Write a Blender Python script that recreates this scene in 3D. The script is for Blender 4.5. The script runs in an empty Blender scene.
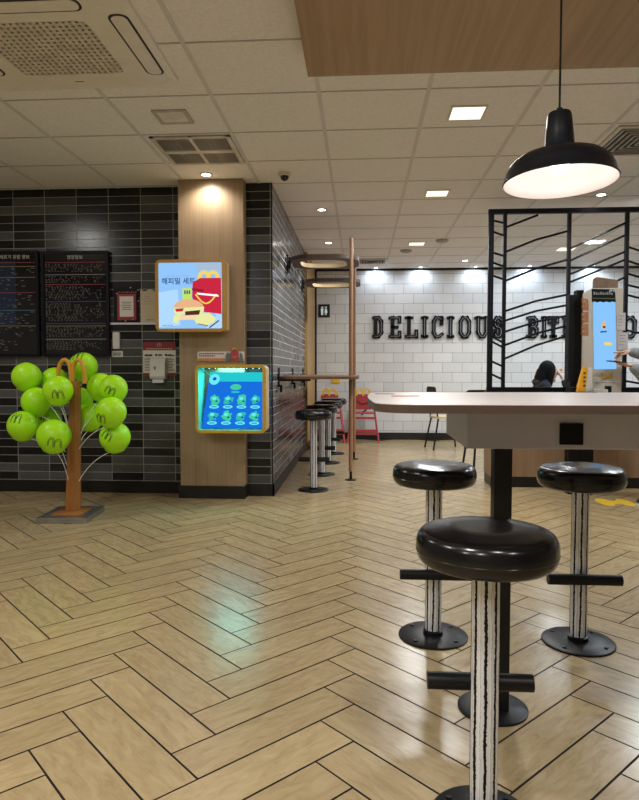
import bpy, bmesh, math, random
from mathutils import Vector, Matrix
random.seed(7)
PI = math.pi
C = bpy.context.scene.collection
sc = bpy.context.scene
F, H, CEIL = 640.0, 1.1, 2.7225
YAW = math.atan(41.5/math.hypot(F, 29)); PIT = math.atan(29/F)

def ray(px, py):
    u = (px-319.5)/F; v = -(py-400)/F
    fw = math.cos(PIT)+v*math.sin(PIT); up = -math.sin(PIT)+v*math.cos(PIT)
    return Vector((u*math.cos(YAW)-fw*math.sin(YAW), u*math.sin(YAW)+fw*math.cos(YAW), up))
def at(px, py, Y):            # point of the place at distance Y from the camera wall
    d = ray(px, py); t = Y/d.y
    return Vector((d.x*t, Y, H+d.z*t))

# ------------------------------------------------------------------ materials
def sock(n, k):
    return n.inputs[k]
class NT:
    def __init__(s, m): s.t = m.node_tree; s.L = s.t.links
    def n(s, typ, **kw):
        o = s.t.nodes.new(typ)
        for k, v in kw.items():
            if k.startswith('i_'): o.inputs[int(k[2:])].default_value = v
            else: setattr(o, k, v)
        return o
    def math(s, op, a, b=None, c=None):
        o = s.t.nodes.new('ShaderNodeMath'); o.operation = op
        for i, v in enumerate((a, b, c)):
            if v is None: continue
            if isinstance(v, (int, float)): o.inputs[i].default_value = v
            else: s.L.new(v, o.inputs[i])
        return o.outputs[0]
    def ramp(s, fac, stops, interp='LINEAR'):
        r = s.t.nodes.new('ShaderNodeValToRGB'); r.color_ramp.interpolation = interp
        e = r.color_ramp.elements
        while len(e) < len(stops): e.new(0.5)
        for i, (p, c) in enumerate(stops):
            e[i].position = p; e[i].color = (*c, 1)
        s.L.new(fac, r.inputs[0]); return r.outputs[0]
    def mix(s, fac, a, b, blend='MIX'):
        o = s.t.nodes.new('ShaderNodeMix'); o.data_type = 'RGBA'; o.blend_type = blend
        for i, v in ((0, fac), (6, a), (7, b)):
            if isinstance(v, (int, float)): o.inputs[i].default_value = v
            elif isinstance(v, tuple): o.inputs[i].default_value = (*v, 1)
            else: s.L.new(v, o.inputs[i])
        return o.outputs[2]
def newmat(name, color=(.5,.5,.5), rough=.5, metal=0, spec=.5, coat=0, emis=None, estr=0):
    m = bpy.data.materials.new(name); m.use_nodes = True
    b = m.node_tree.nodes['Principled BSDF']
    b.inputs['Base Color'].default_value = (*color, 1)
    b.inputs['Roughness'].default_value = rough
    b.inputs['Metallic'].default_value = metal
    b.inputs['Specular IOR Level'].default_value = spec
    b.inputs['Coat Weight'].default_value = coat
    if emis:
        b.inputs['Emission Color'].default_value = (*emis, 1); b.inputs['Emission Strength'].default_value = estr
    return m
def surf(name, color, rough=.5, metal=0, spec=.5, var=.12, scale=12, bump=.0, coat=0, stretch=(1,1,1)):
    """plain material with a procedural noise variation"""
    m = newmat(name, color, rough, metal, spec, coat); g = NT(m); b = g.t.nodes['Principled BSDF']
    tc = g.n('ShaderNodeTexCoord'); mp = g.n('ShaderNodeMapping'); mp.inputs['Scale'].default_value = stretch
    g.L.new(tc.outputs['Object'], mp.inputs[0])
    nz = g.n('ShaderNodeTexNoise'); nz.inputs['Scale'].default_value = scale; nz.inputs['Detail'].default_value = 4
    g.L.new(mp.outputs[0], nz.inputs['Vector'])
    c = g.ramp(nz.outputs['Fac'], [(.3, tuple(x*(1-var) for x in color)), (.7, tuple(min(1, x*(1+var)) for x in color))])
    g.L.new(c, b.inputs['Base Color'])
    if bump:
        bp = g.n('ShaderNodeBump'); bp.inputs['Strength'].default_value = bump; bp.inputs['Distance'].default_value = .01
        g.L.new(nz.outputs['Fac'], bp.inputs['Height']); g.L.new(bp.outputs[0], b.inputs['Normal'])
    return m
def wood(name, c1, c2, grain=(60, 60, 1.6), rough=.45, var=.5):
    m = newmat(name, c1, rough); g = NT(m); b = g.t.nodes['Principled BSDF']
    tc = g.n('ShaderNodeTexCoord'); mp = g.n('ShaderNodeMapping'); mp.inputs['Scale'].default_value = grain
    g.L.new(tc.outputs['Object'], mp.inputs[0])
    nz = g.n('ShaderNodeTexNoise'); nz.inputs['Scale'].default_value = 1; nz.inputs['Detail'].default_value = 6; nz.inputs['Roughness'].default_value = .6
    nz.inputs['Distortion'].default_value = .6
    g.L.new(mp.outputs[0], nz.inputs['Vector'])
    mp2 = g.n('ShaderNodeMapping'); mp2.inputs['Scale'].default_value = tuple(x*.12 for x in grain)
    g.L.new(tc.outputs['Object'], mp2.inputs[0])
    n2 = g.n('ShaderNodeTexNoise'); n2.inputs['Scale'].default_value = 1; n2.inputs['Detail'].default_value = 3
    g.L.new(mp2.outputs[0], n2.inputs['Vector'])
    f = g.math('ADD', g.math('MULTIPLY', nz.outputs['Fac'], .65), g.math('MULTIPLY', n2.outputs['Fac'], .35))
    g.L.new(g.ramp(f, [(.35, c2), (.62, c1)]), b.inputs['Base Color'])
    return m
def tile(name, ua, va, w, h, u0, v0, off, cols, grout, gw, rough, bump=.25, spec=.5, rvar=0, mott=.3):
    """rectangular tiles measured in metres; ua/va pick the world axes"""
    m = newmat(name, cols[0][1], rough, 0, spec); g = NT(m); b = g.t.nodes['Principled BSDF']
    tc = g.n('ShaderNodeTexCoord'); sp = g.n('ShaderNodeSeparateXYZ'); g.L.new(tc.outputs['Object'], sp.inputs[0])
    u, v = sp.outputs[ua], sp.outputs[va]
    vv = g.math('DIVIDE', g.math('SUBTRACT', v, v0), h)
    row = g.math('FLOOR', vv)
    uu = g.math('ADD', g.math('DIVIDE', g.math('SUBTRACT', u, u0), w), g.math('MULTIPLY', g.math('MODULO', g.math('ADD', row, 100), 2), off))
    col = g.math('FLOOR', uu)
    cb = g.n('ShaderNodeCombineXYZ'); g.L.new(col, cb.inputs[0]); g.L.new(row, cb.inputs[1])
    wn = g.n('ShaderNodeTexWhiteNoise'); wn.noise_dimensions = '3D'; g.L.new(cb.outputs[0], wn.inputs['Vector'])
    base = g.ramp(wn.outputs['Value'], cols, 'CONSTANT')
    nz = g.n('ShaderNodeTexNoise'); nz.inputs['Scale'].default_value = 25; nz.inputs['Detail'].default_value = 4
    g.L.new(tc.outputs['Object'], nz.inputs['Vector'])
    base = g.mix(mott, base, g.ramp(nz.outputs['Fac'], [(.3, (.35,.35,.35)), (.7, (.65,.65,.65))]), 'OVERLAY')
    fu = g.math('FRACT', uu); fv = g.math('FRACT', vv)
    mu = g.math('LESS_THAN', fu, gw/w); mv = g.math('LESS_THAN', fv, gw/h)
    gm = g.math('MAXIMUM', mu, mv)
    g.L.new(g.mix(gm, base, grout), b.inputs['Base Color'])
    rr = g.math('ADD', g.math('MULTIPLY', gm, .6-rough), rough)
    if rvar: rr = g.math('ADD', rr, g.math('MULTIPLY', wn.outputs['Value'], rvar))
    g.L.new(rr, b.inputs['Roughness'])
    # every tile sits very slightly out of true
    bp = g.n('ShaderNodeBump'); bp.inputs['Strength'].default_value = bump; bp.inputs['Distance'].default_value = .004
    g.L.new(g.math('ADD', g.math('SUBTRACT', 1, gm), g.math('MULTIPLY', nz.outputs['Fac'], .3)), bp.inputs['Height'])
    g.L.new(bp.outputs[0], b.inputs['Normal'])
    return m
def glow(name, color, s=1.0):
    m = bpy.data.materials.new(name); m.use_nodes = True; t = m.node_tree; t.nodes.clear()
    e = t.nodes.new('ShaderNodeEmission'); o = t.nodes.new('ShaderNodeOutputMaterial')
    e.inputs[0].default_value = (*color, 1); e.inputs[1].default_value = s
    t.links.new(e.outputs[0], o.inputs[0]); return m

M = {}
M['black_metal'] = surf('black_metal', (.007,.007,.008), .4, 0, .3, var=.2)
M['black_paint'] = surf('black_paint', (.005,.005,.006), .5, 0, .2, var=.2)
M['frame_black'] = surf('frame_black', (.004,.004,.006), .5, 0, .2, var=.2)
M['vinyl'] = surf('black_vinyl', (.004,.004,.005), .20, 0, .5, var=.2, scale=30, bump=.03, coat=0)
M['baseboard'] = surf('dark_baseboard', (.014,.012,.010), .4, 0, .3, var=.2)
M['ceiling'] = surf('ceiling_board', (.84,.82,.84), .9, var=.06, scale=60, bump=.25)
M['grid'] = surf('ceiling_tee', (.66,.64,.66), .6, var=.05)
M['ac_plastic'] = surf('ac_plastic', (.80,.76,.70), .4, var=.04)
M['ac_dark'] = surf('ac_dark', (.03,.028,.025), .7)
M['soffit'] = wood('soffit_wood', (.43,.295,.17), (.32,.21,.115), (26, 1.2, 26), .5)
M['column_wood'] = wood('column_wood', (.35,.245,.14), (.26,.175,.095), (75, 75, 1.4), .5)
M['counter_wood'] = wood('counter_wood', (.34,.22,.13), (.25,.155,.09), (18, 18, 1.0), .5)
M['panel_wood'] = wood('panel_wood', (.42,.26,.09), (.33,.20,.07), (24, 24, 1.0), .45)
M['tree_wood'] = wood('tree_wood', (.36,.145,.032), (.25,.09,.02), (50, 50, 2.2), .4)
M['brown_wood'] = wood('brown_wood', (.20,.105,.055), (.12,.06,.03), (30, 30, 8), .4)
M['ring_wood'] = wood('ring_wood', (.09,.055,.038), (.06,.035,.022), (30, 30, 8), .45)
M['pole_wood'] = wood('pole_wood', (.36,.20,.11), (.24,.12,.06), (40, 40, 1.4), .35)
M['table_top'] = wood('table_top', (.66,.58,.54), (.60,.52,.47), (2.2, 30, 30), .35)
M['table_edge'] = wood('table_edge', (.10,.062,.042), (.07,.042,.028), (3, 30, 30), .45)
M['apron'] = surf('apron_grey', (.60,.61,.68), .5, var=.04)
M['gold'] = surf('gold_frame', (.50,.26,.035), .32, .15, var=.08)
M['mustard'] = surf('mustard_frame', (.58,.36,.03), .35, 0, var=.08)
M['cream'] = surf('cream_plastic', (.55,.43,.26), .4, var=.06)
M['arch'] = surf('arch_orange', (.62,.30,.03), .3, 0, var=.08)
M['steel'] = surf('brushed_steel', (.42,.41,.42), .32, .9, var=.12, scale=6, stretch=(1,30,30))
M['white'] = surf('white_plastic', (.62,.60,.57), .4, var=.04)
M['paper'] = surf('paper', (.66,.62,.55), .7, var=.04)
M['cream_paper'] = surf('cream_paper', (.56,.47,.32), .7, var=.05)
M['crimson'] = surf('crimson_print', (.22,.008,.016), .5, var=.06)
M['redframe'] = surf('red_frame', (.28,.018,.035), .4, var=.08)
M['redpaint'] = surf('red_paint', (.40,.045,.05), .4, var=.08)
M['yellow'] = surf('yellow_paint', (.80,.50,.02), .4, var=.06)
M['ink'] = surf('dark_ink', (.02,.02,.02), .7)
M['grey_ink'] = surf('grey_ink', (.25,.25,.25), .7)
M['dim_ink'] = surf('menu_small_print', (.17,.16,.15), .7)
M['menu_red'] = surf('menu_red_line', (.30,.03,.06), .6)
M['menu_blue'] = surf('menu_blue_line', (.05,.06,.25), .6)
M['menu_cyan'] = surf('menu_cyan_line', (.05,.16,.28), .6)
M['menu_gold'] = surf('menu_gold_line', (.20,.18,.06), .6)
M['menu_panel'] = surf('menu_panel', (.006,.007,.010), .08, 0, .6, var=.4, scale=5)
M['menu_bluepanel'] = surf('menu_blue_panel', (.012,.025,.06), .12, 0, .6)
M['glass_dark'] = surf('dark_lens', (.01,.01,.01), .05)
M['balloon'] = surf('lime_balloon', (.40,.83,.010), .38, 0, .4, var=.03, scale=5)
M['stick'] = surf('white_stick', (.8,.8,.78), .4)
M['pendant_out'] = surf('pendant_enamel', (.008,.011,.015), .35, 0, .35, var=.2)
M['pendant_in'] = surf('pendant_white', (.85,.80,.78), .5, var=.02)
M['orange_card'] = surf('orange_card', (.75,.28,.08), .6)
M['blue_tape'] = surf('blue_tape', (.05,.16,.45), .5)
M['skin'] = surf('skin', (.55,.33,.24), .55, var=.06)
M['hair'] = surf('black_hair', (.003,.003,.004), .75, 0, .15, var=.3, scale=80, stretch=(4,4,1))
M['navy'] = surf('navy_jacket', (.012,.014,.025), .8, var=.3)
M['sweater'] = surf('grey_sweater', (.22,.24,.24), .9, var=.15, scale=40, bump=.2)
M['trousers'] = surf('dark_trousers', (.02,.02,.025), .85)
M['shoe_white'] = surf('shoe_white', (.65,.62,.6), .6)
M['kiosk'] = surf('kiosk_grey', (.50,.45,.38), .4, var=.05)
M['kiosk_brown'] = surf('kiosk_brown', (.20,.12,.075), .6, var=.2, scale=30)
M['kiosk_orange'] = surf('kiosk_orange_sticker', (.36,.15,.075), .5, var=.1)
M['sign_black'] = surf('sign_black', (.008,.008,.01), .4)
M['sticker_yellow'] = surf('floor_sticker_yellow', (.72,.46,.03), .45, var=.15, scale=40)
M['bread'] = surf('chair_cream', (.62,.52,.30), .5)
M['letter'] = surf('letter_black', (.004,.004,.006), .45, 0, .2)
M['letter_line'] = surf('letter_inline', (.22,.23,.25), .4)
GL = {k: glow('screen_'+k, c, s) for k, c, s in [
    ('sky', (.30,.58,.98), .80), ('sky2', (.42,.68,.98), .85), ('navy', (.02,.06,.20), 1), ('red', (.55,.02,.05), .9), ('darkred', (.30,.01,.03), .9),
    ('white', (.85,.85,.85), 1), ('yellow', (.85,.62,.10), .9), ('bun', (.75,.42,.22), .9), ('bun2', (.85,.62,.38), .9),
    ('green', (.55,.80,.15), .8), ('paleyellow', (.80,.80,.35), .85), ('brown', (.10,.03,.015), .8), ('grey', (.45,.50,.55), .8),
    ('bluebox', (.25,.42,.75), .8), ('blue', (.008,.13,.60), 1.0), ('deepblue', (.01,.05,.42), 1), ('cyan', (.02,.55,.62), .85), ('cyanl', (.12,.72,.80), .95),
    ('teal', (.03,.45,.38), .9), ('tealg', (.05,.55,.30), .9), ('kiosk', (.23,.52,.90), .88), ('led', (.5,1,.9), 3.0),
    ('panel', (1.0,.92,.66), 1.25), ('spot', (1.0,.98,.95), 25), ('coolspot', (.85,.93,1.0), 30), ('bulb', (1,.90,.87), 4.5), ('wcgreen', (.75,.80,.75), .5)]}

# ceiling board with fine holes
# dark stacked wall tiles
jx = at(110.7, 300, 5.66).x; jz = at(90, 189.5, 5.66).z
darkcols = [(0, (.008,.008,.008)), (.32, (.017,.017,.017)), (.48, (.062,.065,.062)), (.72, (.088,.091,.087))]
M['tile_front'] = tile('tile_dark_front', 0, 2, .292, .0747, jx, jz, 0, darkcols, (.32,.32,.305), .0048, .22, spec=.4)
M['tile_side'] = tile('tile_grey_side', 1, 2, .20, .0747, 5.56, jz, .5,
    [(0, (.016,.018,.022)), (.3, (.040,.044,.05)), (.6, (.075,.08,.088)), (.85, (.12,.125,.135))], (.42,.43,.44), .007, .16, bump=.3, rvar=.12)
M['tile_back'] = tile('tile_white_back', 0, 2, .31, .156, .05, at(400, 431, 10.3).z, .5,
    [(0, (.64,.645,.65)), (.3, (.67,.675,.68)), (.7, (.70,.70,.70))], (.26,.26,.26), .006, .2, bump=.3, rvar=.08, mott=.08)
M['plaster'] = surf('plain_wall', (.30,.27,.24), .8, var=.06)

# chrome stool post: bright satin metal, reflections painted as wavering black and bright stripes
def post_reflection_mat():
    m = newmat('chrome_reflection_stripes', (.8,.8,.8), .25, .35); g = NT(m); b = g.t.nodes['Principled BSDF']
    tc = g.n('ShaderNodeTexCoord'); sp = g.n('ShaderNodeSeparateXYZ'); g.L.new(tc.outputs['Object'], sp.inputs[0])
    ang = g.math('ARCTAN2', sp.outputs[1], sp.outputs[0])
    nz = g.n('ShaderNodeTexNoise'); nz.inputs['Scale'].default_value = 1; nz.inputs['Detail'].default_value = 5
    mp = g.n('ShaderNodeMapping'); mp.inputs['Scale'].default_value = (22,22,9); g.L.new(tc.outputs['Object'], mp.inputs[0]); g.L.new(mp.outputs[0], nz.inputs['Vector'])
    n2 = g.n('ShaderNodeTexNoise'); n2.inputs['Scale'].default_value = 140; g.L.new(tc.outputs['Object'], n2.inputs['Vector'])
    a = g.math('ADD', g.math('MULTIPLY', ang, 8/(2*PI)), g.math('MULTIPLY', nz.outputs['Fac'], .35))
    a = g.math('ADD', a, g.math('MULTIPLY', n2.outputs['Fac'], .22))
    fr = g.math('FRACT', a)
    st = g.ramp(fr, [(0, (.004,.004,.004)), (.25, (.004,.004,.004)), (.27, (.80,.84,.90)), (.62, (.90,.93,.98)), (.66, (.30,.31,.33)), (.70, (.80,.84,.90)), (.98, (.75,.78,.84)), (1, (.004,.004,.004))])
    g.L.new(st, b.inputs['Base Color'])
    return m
M['post_reflection'] = post_reflection_mat()

def plank_mat():
    m = newmat('herringbone_plank', (.5,.4,.28), .3); g = NT(m); b = g.t.nodes['Principled BSDF']
    uv = g.n('ShaderNodeUVMap'); uv.uv_map = 'UVMap'
    mp = g.n('ShaderNodeMapping'); mp.inputs['Scale'].default_value = (9, 34, 1); g.L.new(uv.outputs[0], mp.inputs[0])
    nz = g.n('ShaderNodeTexNoise'); nz.inputs['Scale'].default_value = 1; nz.inputs['Detail'].default_value = 9; nz.inputs['Roughness'].default_value = .68; nz.inputs['Distortion'].default_value = .8
    g.L.new(mp.outputs[0], nz.inputs['Vector'])
    at_ = g.n('ShaderNodeAttribute'); at_.attribute_name = 'tone'
    c1 = g.ramp(nz.outputs['Fac'], [(.34, (.34,.25,.13)), (.5, (.41,.31,.165)), (.66, (.46,.36,.20))])
    c2 = g.ramp(at_.outputs['Fac'], [(0, (.93,.92,.91)), (1, (1.06,1.05,1.03))])
    g.L.new(g.mix(1, c1, c2, 'MULTIPLY'), b.inputs['Base Color'])
    g.L.new(g.math('ADD', .15, g.math('MULTIPLY', nz.outputs['Fac'], .16)), b.inputs['Roughness'])
    bp = g.n('ShaderNodeBump'); bp.inputs['Strength'].default_value = .12; bp.inputs['Distance'].default_value = .003
    g.L.new(nz.outputs['Fac'], bp.inputs['Height']); g.L.new(bp.outputs[0], b.inputs['Normal'])
    return m
M['plank'] = plank_mat()
M['joint'] = surf('floor_joint', (.010,.005,.005), .8)

def glass_mat():
    m = bpy.data.materials.new('clear_glass'); m.use_nodes = True; t = m.node_tree; t.nodes.clear()
    tr = t.nodes.new('ShaderNodeBsdfTransparent'); gl = t.nodes.new('ShaderNodeBsdfGlossy'); mx = t.nodes.new('ShaderNodeMixShader')
    fr = t.nodes.new('ShaderNodeFresnel'); fr.inputs[0].default_value = 1.3; o = t.nodes.new('ShaderNodeOutputMaterial')
    tr.inputs[0].default_value = (.96,.98,1,1); gl.inputs['Roughness'].default_value = .01
    t.links.new(fr.outputs[0], mx.inputs[0]); t.links.new(tr.outputs[0], mx.inputs[1]); t.links.new(gl.outputs[0], mx.inputs[2]); t.links.new(mx.outputs[0], o.inputs[0])
    return m
M['glass'] = glass_mat()

# ------------------------------------------------------------------ mesh helpers
class MB:
    def __init__(s): s.v = []; s.f = []; s.sm = []
    def add(s, vs, fs, smooth=False):
        k = len(s.v); s.v += [tuple(v) for v in vs]; s.f += [tuple(i+k for i in f) for f in fs]; s.sm += [smooth]*len(fs); return s
    def box(s, a, b, rot=None, c=None):
        (x0,y0,z0), (x1,y1,z1) = a, b
        vs = [Vector(p) for p in ((x0,y0,z0),(x1,y0,z0),(x1,y1,z0),(x0,y1,z0),(x0,y0,z1),(x1,y0,z1),(x1,y1,z1),(x0,y1,z1))]
        if rot is not None: vs = [rot @ (v-Vector(c)) + Vector(c) for v in vs]
        return s.add(vs, [(0,3,2,1),(4,5,6,7),(0,1,5,4),(1,2,6,5),(2,3,7,6),(3,0,4,7)])
    def tube(s, pts, r, seg=10, caps=True):
        pts = [Vector(p) for p in pts]; n = len(pts)
        rs = r if isinstance(r, (list, tuple)) else [r]*n
        rings = []; prev = None
        for i, p in enumerate(pts):
            t = (pts[min(i+1, n-1)]-pts[max(i-1, 0)]).normalized()
            if prev is None:
                a = Vector((0,0,1)) if abs(t.z) < .9 else Vector((1,0,0)); u = t.cross(a).normalized()
            else: u = (prev - t*prev.dot(t)).normalized()
            prev = u; w = t.cross(u)
            rings.append([p+(u*math.cos(2*PI*k/seg)+w*math.sin(2*PI*k/seg))*rs[i] for k in range(seg)])
        vs = [q for R in rings for q in R]; fs = []
        for i in range(n-1):
            for k in range(seg):
                fs.append((i*seg+k, i*seg+(k+1)%seg, (i+1)*seg+(k+1)%seg, (i+1)*seg+k))
        if caps: fs += [tuple(reversed(range(seg))), tuple((n-1)*seg+k for k in range(seg))]
        return s.add(vs, fs, True)
    def lathe(s, prof, c=(0,0,0), seg=32, caps=True):
        vs = []; fs = []; c = Vector(c)
        for r, z in prof:
            vs += [c+Vector((r*math.cos(2*PI*k/seg), r*math.sin(2*PI*k/seg), z)) for k in range(seg)]
        for i in range(len(prof)-1):
            for k in range(seg):
                fs.append((i*seg+k, i*seg+(k+1)%seg, (i+1)*seg+(k+1)%seg, (i+1)*seg+k))
        if caps and prof[0][0] > 1e-5: fs.append(tuple(reversed(range(seg))))
        if caps and prof[-1][0] > 1e-5: fs.append(tuple((len(prof)-1)*seg+k for k in range(seg)))
        return s.add(vs, fs, True)
    def prism(s, loop, z0, z1, axis=2, smooth=False):
        """loop of 2D points extruded along axis (2: loop=xy, 1: loop=xz)"""
        n = len(loop)
        mk = (lambda p, z: (p[0], p[1], z)) if axis == 2 else (lambda p, z: (p[0], z, p[1])) if axis == 1 else (lambda p, z: (z, p[0], p[1]))
        vs = [mk(p, z0) for p in loop]+[mk(p, z1) for p in loop]
        fs = [tuple(range(n)), tuple(reversed(range(n, 2*n)))]+[(i, (i+1) % n, n+(i+1) % n, n+i) for i in range(n)]
        return s.add(vs, fs, smooth)
    def frame(s, outer, inner, y0, y1, axis=1):
        """ring between two loops with equal counts"""
        n = len(outer)
        mk = (lambda p, z: (p[0], p[1], z)) if axis == 2 else (lambda p, z: (p[0], z, p[1]))
        vs = [mk(p, y0) for p in outer]+[mk(p, y0) for p in inner]+[mk(p, y1) for p in outer]+[mk(p, y1) for p in inner]
        fs = []
        for i in range(n):
            j = (i+1) % n
            fs += [(i, j, n+j, n+i), (2*n+i, 3*n+i, 3*n+j, 2*n+j), (i, 2*n+i, 2*n+j, j), (n+i, n+j, 3*n+j, 3*n+i)]
        return s.add(vs, fs)
    def ball(s, c, r, seg=24, rings=14, sc3=(1,1,1)):
        c = Vector(c); prof = [(math.sin(PI*i/rings)*r, -math.cos(PI*i/rings)*r) for i in range(rings+1)]
        vs = []; fs = []
        for rr, z in prof: vs += [c+Vector((rr*math.cos(2*PI*k/seg)*sc3[0], rr*math.sin(2*PI*k/seg)*sc3[1], z*sc3[2])) for k in range(seg)]
        for i in range(rings):
            for k in range(seg): fs.append((i*seg+k, i*seg+(k+1)%seg, (i+1)*seg+(k+1)%seg, (i+1)*seg+k))
        return s.add(vs, fs, True)
    def bar(s, a, b, w, d0, d1, axis=1):
        """flat stroke between two points in the XZ plane, width w, from Y d0 to d1"""
        a = Vector(a); b = Vector(b); t = (b-a); 
        if t.length < 1e-6: return s
        t.normalize(); nn = Vector((-t.y, t.x))*w/2
        return s.prism([a-nn, b-nn, b+nn, a+nn], d0, d1, axis)
    def build(s, name, mat, parent=None, origin=None, bevel=0, bseg=2):
        me = bpy.data.meshes.new(name)
        o3 = Vector(origin) if origin is not None else Vector((0,0,0))
        me.from_pydata([tuple(Vector(v)-o3) for v in s.v], [], s.f)
        bm = bmesh.new(); bm.from_mesh(me); bmesh.ops.remove_doubles(bm, verts=bm.verts, dist=1e-6)
        bmesh.ops.recalc_face_normals(bm, faces=bm.faces)
        sm = any(s.sm)
        for f in bm.faces: f.smooth = sm
        if bevel:
            es = [e for e in bm.edges if len(e.link_faces) == 2 and e.calc_face_angle(0) > .6]
            bmesh.ops.bevel(bm, geom=es, offset=bevel, segments=bseg, affect='EDGES', profile=.6)
        if sm or bevel:
            for e in bm.edges:
                if len(e.link_faces) == 2 and e.calc_face_angle(0) > .7: e.smooth = False
        bm.to_mesh(me); bm.free()
        me.materials.append(mat)
        o = bpy.data.objects.new(name, me); C.objects.link(o)
        o.location = o3
        if parent: o.parent = parent
        return o
def rr(x0, z0, x1, z1, r, n=6):
    P = []
    for cx, cz, a in ((x1-r, z1-r, 0), (x0+r, z1-r, PI/2), (x0+r, z0+r, PI), (x1-r, z0+r, 3*PI/2)):
        for k in range(n+1):
            t = a+k*PI/2/n; P.append((cx+r*math.cos(t), cz+r*math.sin(t)))
    return P
def tag(o, label, cat, group=None, kind=None):
    if label: o['label'] = label
    if cat: o['category'] = cat
    if group: o['group'] = group
    if kind: o['kind'] = kind
    return o
def empty(name, loc=(0,0,0), rz=0):
    o = bpy.data.objects.new(name, None); C.objects.link(o); o.location = loc; o.rotation_euler = (0,0,rz); o.empty_display_size = .1; return o
def local(o, ch):   # parent a mesh already built in world coordinates
    ch.parent = o; ch.location = Vector(ch.location)-Vector(o.location); return ch
def struct(o): o['kind'] = 'structure'; return o
def copy_tree(o, parent=None):
    c = o.copy(); C.objects.link(c)
    c.parent = parent
    for ch in list(o.children): copy_tree(ch, c)
    return c
def text(name, body, size, loc, mat, parent=None, rot=(PI/2,0,0), ext=.0006, align='CENTER', bold=0):
    cu = bpy.data.curves.new(name, 'FONT'); cu.body = body; cu.size = size; cu.extrude = ext; cu.offset = bold; cu.align_x = align; cu.align_y = 'CENTER'
    cu.resolution_u = 3
    t = bpy.data.objects.new(name+'_tmp', cu); C.objects.link(t)
    bpy.context.view_layer.update()
    dg = bpy.context.evaluated_depsgraph_get()
    me = bpy.data.meshes.new_from_object(t.evaluated_get(dg)); me.name = name
    bpy.data.objects.remove(t)
    me.materials.clear(); me.materials.append(mat)
    o = bpy.data.objects.new(name, me); C.objects.link(o); o.location = loc; o.rotation_euler = rot
    if parent: local(parent, o)
    return o
def skin(name, pts, edges, mat, parent=None, sub=2, root=0):
    """pts: list of (x,y,z,r) or (x,y,z,rx,ry)"""
    me = bpy.data.meshes.new(name); me.from_pydata([p[:3] for p in pts], edges, [])
    o = bpy.data.objects.new(name, me); C.objects.link(o)
    md = o.modifiers.new('skin', 'SKIN'); md.use_smooth_shade = True
    lay = me.skin_vertices[0].data
    for i, p in enumerate(pts):
        lay[i].radius = (p[3], p[4] if len(p) > 4 else p[3]); lay[i].use_root = (i == root)
    sb = o.modifiers.new('sub', 'SUBSURF'); sb.levels = sub; sb.render_levels = sub
    bpy.context.view_layer.update()
    dg = bpy.context.evaluated_depsgraph_get()
    m2 = bpy.data.meshes.new_from_object(o.evaluated_get(dg)); m2.name = name
    bpy.data.objects.remove(o)
    m2.materials.clear(); m2.materials.append(mat)
    for p in m2.polygons: p.use_smooth = True
    n = bpy.data.objects.new(name, m2); C.objects.link(n)
    if parent: local(parent, n)
    return n
def merge(objs):
    """join meshes of one body into the first object"""
    bm = bmesh.new(); base = objs[0]; mats = []
    for o in objs:
        k = len(bm.faces); tm = o.data.copy()
        tm.transform(Matrix.Translation(Vector(o.location)-Vector(base.location)))
        off = len(mats)
        mats += list(o.data.materials)
        for p in tm.polygons: p.material_index = off
        bm.from_mesh(tm)
    base.data.materials.clear()
    for m in mats: base.data.materials.append(m)
    bm.to_mesh(base.data); bm.free()
    for p in base.data.polygons: p.use_smooth = True
    for o in objs[1:]: bpy.data.objects.remove(o)
    return base

# ------------------------------------------------------------------ the room
XL, XR, YN, YB = -4.6, 5.4, -2.6, 10.3
YL, YS, XS, YE = 5.63, 5.56, -.772, 8.8
def make_floor():
    b = MB(); b.box((XL, YN, -.05), (XR, YB, -.003))
    sub = struct(b.build('floor', M['joint']))
    # planks: herringbone 0.148 x 0.592 laid at 45 degrees
    me = bpy.data.meshes.new('floor_planks'); vs = []; fs = []; uvs = []; tone = []
    x0, y0, px, py, wd = -.960, 2.178, .4178, .2128, .1058
    g = .0029
    rnd = random.Random(3)
    for j in range(-10, 16):
        for k in range(-48, 56):
            ox = x0+2*px*j; oy = y0+py*k
            for typ in (0, 1):
                if typ == 0: A = Vector((ox, oy)); W = Vector((wd, wd)); L = Vector((px, -px))
                else: A = Vector((ox+px, oy-px)); W = Vector((wd, -wd)); L = Vector((px, px))
                cx = A+(W+L)/2
                if not (XL+.3 < cx.x < XR-.3 and YN+.3 < cx.y < YB-.02): continue
                if cx.y > YL+.3 and cx.x < XS-.25 and cx.y < YE-.2: continue
                w1 = W.normalized()*g; l1 = L.normalized()*g
                q = [A+w1+l1, A+W-w1+l1, A+W+L-w1-l1, A+L+w1-l1]
                if typ == 1: pass
                n = len(vs); vs += [(p.x, p.y, 0) for p in q]
                f = (n, n+3, n+2, n+1) if typ == 0 else (n, n+1, n+2, n+3)
                idx = {n: (0,0), n+1: (0,1), n+2: (4,1), n+3: (4,0)}
                ru, rv = rnd.random()*50, rnd.random()*50
                fs.append(f); uvs += [(idx[i][0]*.148+ru, idx[i][1]*.148+rv) for i in f]; t = rnd.random(); tone += [t]*4
    me.from_pydata(vs, [], fs)
    ul = me.uv_layers.new(name='UVMap')
    for i, u in enumerate(uvs): ul.data[i].uv = u
    ca = me.color_attributes.new('tone', 'FLOAT_COLOR', 'CORNER')
    for i, t in enumerate(tone): ca.data[i].color = (t, t, t, 1)
    me.materials.append(M['plank'])
    o = bpy.data.objects.new('floor_planks', me); C.objects.link(o)
    o.parent = sub
    return sub
make_floor()
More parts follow.
